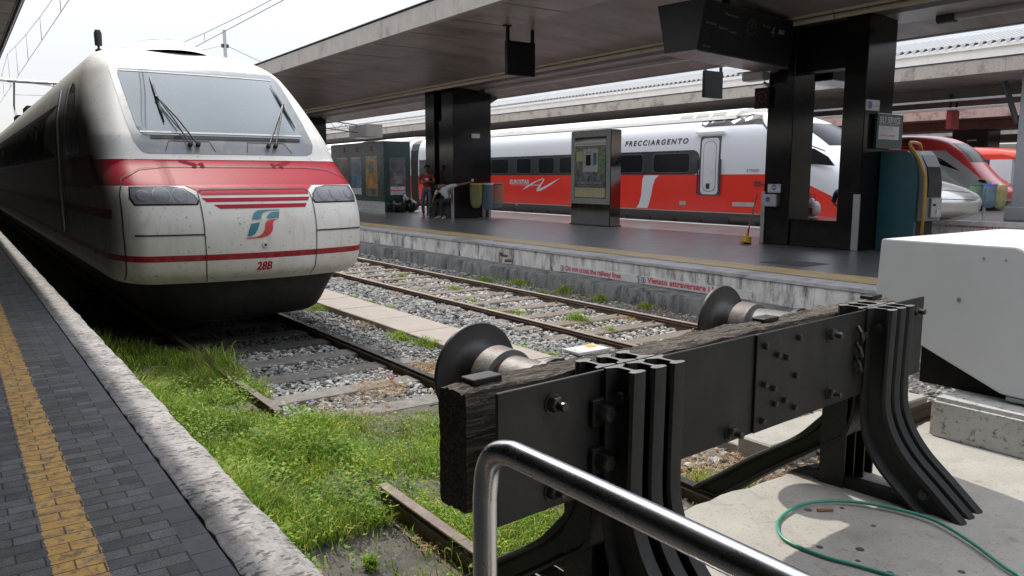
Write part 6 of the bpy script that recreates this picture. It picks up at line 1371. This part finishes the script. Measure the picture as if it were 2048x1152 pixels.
# ------------------------------------------------------------------ grass and weeds
def in_grass(x, y):
    """probability of a blade growing at x,y"""
    if y < 2.25 or y > 9.5: return 0
    n = .5 + .5 * math.sin(x * 5.1 + 2 * math.sin(y * 2.3)) * math.sin(y * 3.7 + x)
    # bare soil beside the old rail
    if 1.12 < x < 1.90 and y < 3.75 and (x - 1.12) > (y - 2.4) * .12: return .03 + .05 * n
    if 1.88 < x < 2.0 and y < 4.1: return 0
    lim = 3.45 if y < 5.4 else (3.45 - (y - 5.4) * 3.0 if y < 5.9 else 1.95 - (y - 5.9) * .06)
    if y < 3.7: lim = 2.98
    if y > 6.6: lim = 2.14 - max(0, y - 8.0) * .3
    if x > lim: return 0.0
    if x > lim - .25: return .35 + .4 * n
    if y > 8.2: return .25
    if 1.93 < x < 2.03 and 5.9 < y < 6.4: return 0
    return .6 + .4 * n
def blades(pts, hmin, hmax, w, lean, rng):
    """pts (n,3) -> 2-segment tapered blades"""
    n = len(pts); h = rng.uniform(hmin, hmax, n)[:, None] if np.isscalar(hmin) else rng.uniform(0, 1, n)[:, None] * (hmax - hmin)[:, None] + hmin[:, None]
    a = rng.uniform(0, 2 * np.pi, n); d = np.stack([np.cos(a), np.sin(a), np.zeros(n)], -1); s = np.stack([-np.sin(a), np.cos(a), np.zeros(n)], -1)
    a2 = a + rng.normal(0, .6, n); s = np.stack([-np.sin(a2), np.cos(a2), np.zeros(n)], -1)
    L = (rng.uniform(.15, 1, n) * lean)[:, None] * h; ww = rng.uniform(.6, 1.3, n)[:, None] * w
    z = np.array([0, 0, 1.0]); p0 = pts; p1 = pts + z * h * .45 + d * L * .25; p2 = pts + z * h * .82 + d * L * .65; p3 = pts + z * h * .95 + d * L * 1.25
    V = np.stack([p0 - s * ww * .5, p0 + s * ww * .5, p1 - s * ww * .5, p1 + s * ww * .5, p2 - s * ww * .32, p2 + s * ww * .32, p3], 1)
    T = np.array([[0, 1, 3], [0, 3, 2], [2, 3, 5], [2, 5, 4], [4, 5, 6]])
    return V.reshape(-1, 3), (T[None] + (np.arange(n) * 7)[:, None, None]).reshape(-1, 3)
def join(L):
    V = []; Fc = []; o = 0
    for v, f in L: V.append(v); Fc.append(f + o); o += len(v)
    return np.concatenate(V), np.concatenate(Fc)
N = 150000; xs = RNG.uniform(.93, 3.5, N); ys = 2.25 + (9.5 - 2.25) * RNG.uniform(0, 1, N) ** 1.25
pr = np.array([in_grass(a, c) for a, c in zip(xs, ys)]); k = RNG.uniform(0, 1, N) < pr; xs, ys = xs[k], ys[k]
tall = np.clip(.6 + .6 * np.sin(xs * 4 + 1.2 * np.sin(ys * 3)) * np.sin(ys * 2.6), .35, 1.2)
tall *= np.where((xs < 2.15) & (ys > 6.5), 1.75, np.where((xs < 1.7) & (ys > 4.2), 1.5, 1.0)) * np.where(xs < 1.25, 1.25, 1) * np.where((xs > 2.2) & (ys > 3.6), .7, 1)
pts = np.stack([xs, ys, np.full(len(xs), -.60)], -1); gm = blades(pts, .04 * tall, .165 * tall, .0065, 1.0, RNG)
# scattered tufts among the stones and along the walls
tufts = [(4.30, 8.39, .16, .10), (4.34, 7.83, .13, .12), (4.37, 7.64, .12, .11), (4.25, 8.2, .12, .08), (4.25, 10.9, .22, .09), (4.28, 11.5, .25, .09), (4.25, 12.1, .2, .07), (5.07, 11.6, .12, .07), (5.08, 10.9, .14, .07), (5.12, 10.3, .12, .06), (5.1, 7.0, .2, .06), (5.15, 6.5, .16, .06), (5.1, 8.4, .12, .05),
         (7.68, 12.4, .16, .12), (7.72, 9.97, .14, .14), (8.25, 10.05, .18, .18), (8.2, 9.1, .14, .14), (8.3, 11.4, .3, .10), (8.1, 12.2, .3, .08), (8.3, 8.2, .12, .10), (6.7, 7.92, .14, .16), (6.75, 7.85, .10, .12), (6.6, 7.13, .10, .08), (6.45, 8.9, .12, .06), (6.9, 11.4, .14, .10), (6.5, 10.2, .1, .05), (7.0, 13.5, .12, .09), (6.3, 9.3, .2, .05),
         (3.7, 3.1, .14, .10), (3.85, 3.0, .16, .09), (4.5, 3.25, .1, .06), (3.3, 2.75, .12, .06), (3.15, 2.62, .14, .08), (5.3, 2.6, .14, .12), (5.15, 2.75, .14, .12), (4.9, 2.6, .12, .10), (1.72, 2.86, .05, .15), (3.6, 2.55, .08, .07), (2.9, 2.62, .12, .08), (1.55, 3.4, .04, .08)]
P = []; H = []
for x, y, r, h in tufts:
    m_ = int(50 + 1700 * r); a = RNG.uniform(0, 6.28, m_); q = r * np.abs(RNG.normal(0, .75, m_)) * (1 + .5 * np.sin(3 * a + x * 9) + .3 * np.sin(5 * a + y * 7)); P.append(np.stack([x + q * np.cos(a), y + q * 1.3 * np.sin(a), np.full(m_, -.60)], -1)); H.append(h * .9 * np.clip(1.15 - q / r * .55, .3, 1))
P = np.concatenate(P); H = np.concatenate(H); gt = blades(P, H * .4, H * 1.15, .007, .9, RNG)
V, Fc = join([gm, gt]); big('grass', V, Fc, M['grass'], 'stuff', 'sunlit green grass and tufts growing over the end of the near track', 'grass')
# broad leaved weeds
def leaves(n, region, zr, size, rng):
    x = rng.uniform(region[0], region[1], n); y = rng.uniform(region[2], region[3], n); pr = np.array([in_grass(a, c) for a, c in zip(x, y)]) * (.5 + .5 * np.sin(x * 7 + np.sin(y * 5) * 2))
    k = rng.uniform(0, 1, n) < pr; x, y = x[k], y[k]; n = len(x); c = np.stack([x, y, -.60 + rng.uniform(zr[0], zr[1], n)], -1)
    a = rng.uniform(0, 6.28, n); t = rng.uniform(-.5, .7, n); u = np.stack([np.cos(a) * np.cos(t), np.sin(a) * np.cos(t), np.sin(t)], -1); s = np.stack([-np.sin(a), np.cos(a), rng.normal(0, .25, n)], -1)
    L = rng.uniform(.6, 1.3, n)[:, None] * size; V = np.stack([c, c + u * L * .5 + s * L * .28, c + u * L, c + u * L * .5 - s * L * .28], 1).reshape(-1, 3); Q = np.arange(n)[:, None] * 4 + np.array([[0, 1, 2, 3]]); return V, np.concatenate([Q[:, [0, 1, 2]], Q[:, [0, 2, 3]]])
A1 = leaves(26000, (.95, 2.1, 2.4, 7.2), (.03, .20), .030, RNG); A2 = leaves(11000, (1.9, 3.4, 2.4, 5.4), (.02, .11), .024, RNG)
P = []
for x, y, r, h in tufts:
    m_ = int(30 + 500 * r); a = RNG.uniform(0, 6.28, m_); q = r * np.sqrt(RNG.uniform(0, 1, m_)); P.append(np.stack([x + q * np.cos(a), y + q * 1.3 * np.sin(a), -.60 + RNG.uniform(.01, h * .8, m_)], -1))
P = np.concatenate(P); n_ = len(P); a = RNG.uniform(0, 6.28, n_); u = np.stack([np.cos(a), np.sin(a), RNG.uniform(-.2, .6, n_)], -1); s = np.stack([-np.sin(a), np.cos(a), np.zeros(n_)], -1); L = .022
V3 = np.stack([P, P + u * L * .5 + s * L * .3, P + u * L, P + u * L * .5 - s * L * .3], 1).reshape(-1, 3); Q = np.arange(n_)[:, None] * 4 + np.array([[0, 1, 2, 3]]); A3 = (V3, np.concatenate([Q[:, [0, 1, 2]], Q[:, [0, 2, 3]]]))
V, Fc = join([A1, A2, A3]); big('weeds', V, Fc, M['weed'], 'stuff', 'broad leaved yellow green weeds mixed into the grass beside the kerb', 'weeds')
# dry straw lying flat
def straw(spots):
    L_ = []
    for x, y, r, n in spots:
        a = RNG.uniform(0, 6.28, n); q = r * np.sqrt(RNG.uniform(0, 1, n)); c = np.stack([x + q * np.cos(a), y + q * np.sin(a) * 1.5, -.585 + RNG.uniform(0, .03, n)], -1)
        b = RNG.uniform(0, 6.28, n); u = np.stack([np.cos(b), np.sin(b), RNG.normal(0, .15, n)], -1); s = np.stack([-np.sin(b), np.cos(b), np.zeros(n)], -1); l = RNG.uniform(.03, .10, n)[:, None]; w = .0035
        V = np.stack([c - u * l / 2 - s * w / 2, c - u * l / 2 + s * w / 2, c + u * l / 2 + s * w / 2, c + u * l / 2 - s * w / 2], 1).reshape(-1, 3); Q = np.arange(n)[:, None] * 4 + np.array([[0, 1, 2, 3]]); L_.append((V, np.concatenate([Q[:, [0, 1, 2]], Q[:, [0, 2, 3]]])))
    return join(L_)
V, Fc = straw([(3.80, 6.7, .22, 700), (3.05, 6.35, .22, 500), (2.6, 5.9, .3, 300), (5.25, 8.1, .15, 200), (5.9, 11.6, .12, 200), (8.25, 9.5, .35, 500), (8.2, 8.0, .3, 350), (3.9, 3.2, .4, 900), (4.3, 2.9, .35, 500), (5.4, 3.2, .5, 500), (7.35, 7.6, .12, 200), (4.25, 9.3, .15, 150), (2.5, 3.3, .6, 500), (1.6, 2.7, .3, 160), (7.9, 7.0, .4, 300), (3.9, 5.0, .4, 300), (1.95, 3.4, .12, 120), (6.6, 7.5, .3, 200)])
big('straw', V, Fc, M['straw'], 'stuff', 'orange brown dry straw and needles scattered on the ballast', 'straw')
